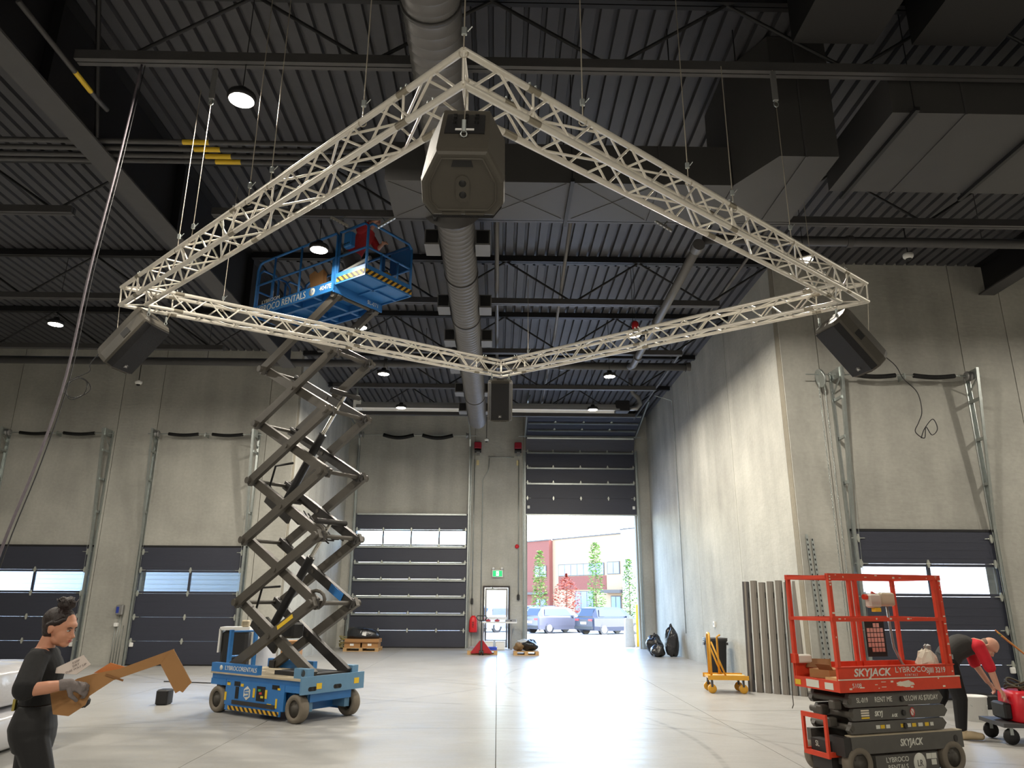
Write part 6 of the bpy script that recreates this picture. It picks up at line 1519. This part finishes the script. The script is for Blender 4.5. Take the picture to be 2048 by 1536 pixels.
mb = MB(); spine(mb); limb(mb, [SHc+V((.02,0,.0)), HM2+V((-.03,0,.0))], [.07,.06]); head_shapes(mb, HM2, MHm, 1.05)
for L_ in (legR, legL): limb(mb, L_, [.105,.068,.042])
limb(mb, [legR[2],(.04,-.12,.05),(.18,-.12,.035)], [.042,.042,.034]); limb(mb, [legL[2],(-.28,.13,.05),(-.15,.13,.035)], [.042,.042,.034])
for A_,s in ((armR,-1),(armL,1)): limb(mb, A_, [.062,.047,.033]); limb(mb, [(.34,s*.1,1.19),A_[0]], [.075,.066])
hand(mb, (.505,-.22,.655), (.55,.05,-.75), (-.6,.2,-.5), 1.05, 35); hand(mb, (.525,.18,.695), (.5,-.1,-.8), (-.6,-.2,-.5), 1.05, 40)
blob('body', mb, m_skin2, mn, .007, 3)
face_parts(mn, HM2, MHm, m_lip, 1.05)
hr = MB(); hr.ell((HM2.x-.03,0,HM2.z-.02),(.085,.084,.075),16,12,M=MHm); blob('short_hair', hr, mat('grey_stubble_hair',(120,104,92),.8), mn, .008, 2)
vs_ = MB(); spine(vs_, .016, .0, .97); blob('vest', vs_, m_vest, mn, .009, 3)
sl = MB()
for A_,s in ((armR,-1),(armL,1)): limb(sl, [(.33,s*.12,1.18),A_[0],V(A_[0]).lerp(V(A_[1]),.95)], [.088,.084,.074])
blob('red_sleeves', sl, m_redshirt, mn, .009, 3)
tr_ = MB(); spine(tr_, .014, .0, .15)
for L_ in (legR, legL): limb(tr_, [L_[0],L_[1],V(L_[2])+V((0,0,.05))], [.125,.092,.068])
limb(tr_, [hipR,(-.03,0,.95),hipL], [.13,.14,.13]); blob('trousers', tr_, m_pants, mn, .009, 3)
shoe(mn, (.03,-.12,.055), (.24,-.12,.048), m_boot, .056); shoe(mn, (-.29,.13,.055), (-.09,.13,.048), m_boot, .056)
MB().box(-.02,.03,-.20,-.185,1.0,1.06).build('belt_buckle', m_alu_dk, mn)

# ---------------------------------------------------------------- worker up on the blue platform
m_grey = mat('grey_trousers',(96,92,92),.85,0,var=.12,bump=.3,bscale=8); m_dred = mat('red_work_shirt',(176,40,44),.8,0,var=.1,bump=.3,bscale=9)
wk = thing('person', 'worker in a red shirt reaching up on the blue platform', 'person', M=BL.matrix_basis @ Matrix.Translation((.86,-.04,PZ+.152)) @ Matrix.Rotation(R(12),4,'Z') @ Matrix.Scale(.93,4))
mb = MB()
def wtorso(mb, k=0, z0=0, z1=9):
    rg = [ellring((cx+.55*(z-.86),0,z-.10-.1*(z-.86)),X,Y_,rx+k,ry+k,24,2.3) for z,cx,rx,ry in ((.80,0,.12,.165),(.92,0,.125,.17),(1.05,.01,.115,.155),(1.2,.02,.125,.17),(1.34,.03,.12,.185),(1.42,.03,.09,.15),(1.46,.03,.07,.09)) if z0-.01 <= z <= z1+.01]
    mb.loft(rg); return mb
wtorso(mb); HW = V((.47,0,1.43)); MW = Matrix.Translation(HW) @ Matrix.Rotation(R(-28),4,'Y') @ Matrix.Translation(-HW)
limb(mb, [(.34,0,1.27),(.43,0,1.37)], [.062,.058]); head_shapes(mb, HW, MW, 1.0)
wl = ([(0,-.1,.76),(.12,-.14,.44),(0,-.13,.09)], [(0,.1,.76),(.13,.15,.44),(.04,.14,.09)])
for L_ in wl: limb(mb, L_, [.10,.065,.042]); limb(mb, [L_[2],(L_[2][0]+.02,L_[2][1],.045),(L_[2][0]+.17,L_[2][1],.033)], [.04,.04,.032])
wa = ([(.30,-.2,1.21),(.50,-.24,1.25),(.66,-.16,1.38)], [(.30,.2,1.21),(.42,.25,1.0),(.58,.16,1.02)])
for A_,s in zip(wa,(-1,1)): limb(mb, A_, [.06,.045,.032]); limb(mb, [(.28,s*.1,1.22),A_[0]], [.07,.064])
hand(mb, (.665,-.158,1.39), (.6,.2,.75), (-.2,.8,.1), 1.0, 45); hand(mb, (.585,.158,1.02), (.95,-.2,.1), (0,-.4,-.9), 1.0, 45)
blob('body', mb, m_skin2, wk, .007, 3); face_parts(wk, HW, MW, m_lip)
s2 = MB(); wtorso(s2, .014, .92, 1.42)
for A_,s in zip(wa,(-1,1)): limb(s2, [(.28,s*.1,1.20),A_[0],V(A_[0]).lerp(V(A_[1]),.9)], [.08,.08,.07])
blob('red_shirt', s2, m_dred, wk, .009, 3)
s3 = MB(); wtorso(s3, .013, .80, .98)
for L_ in wl: limb(s3, L_, [.118,.09,.075])
blob('trousers', s3, m_grey, wk, .009, 3)
for L_ in wl: shoe(wk, (L_[2][0]+.02,L_[2][1],.05), (L_[2][0]+.19,L_[2][1],.044), m_shoe, .048)
cp = MB(); cp.ell((HW.x-.006,0,HW.z+.04),(.108,.088,.085),18,12,M=MW); cp.ell((HW.x+.10,0,HW.z+.045),(.06,.07,.012),16,8,M=MW); blob('cap', cp, mat('dark_red_cap',(96,30,32),.8), wk, .007, 2)
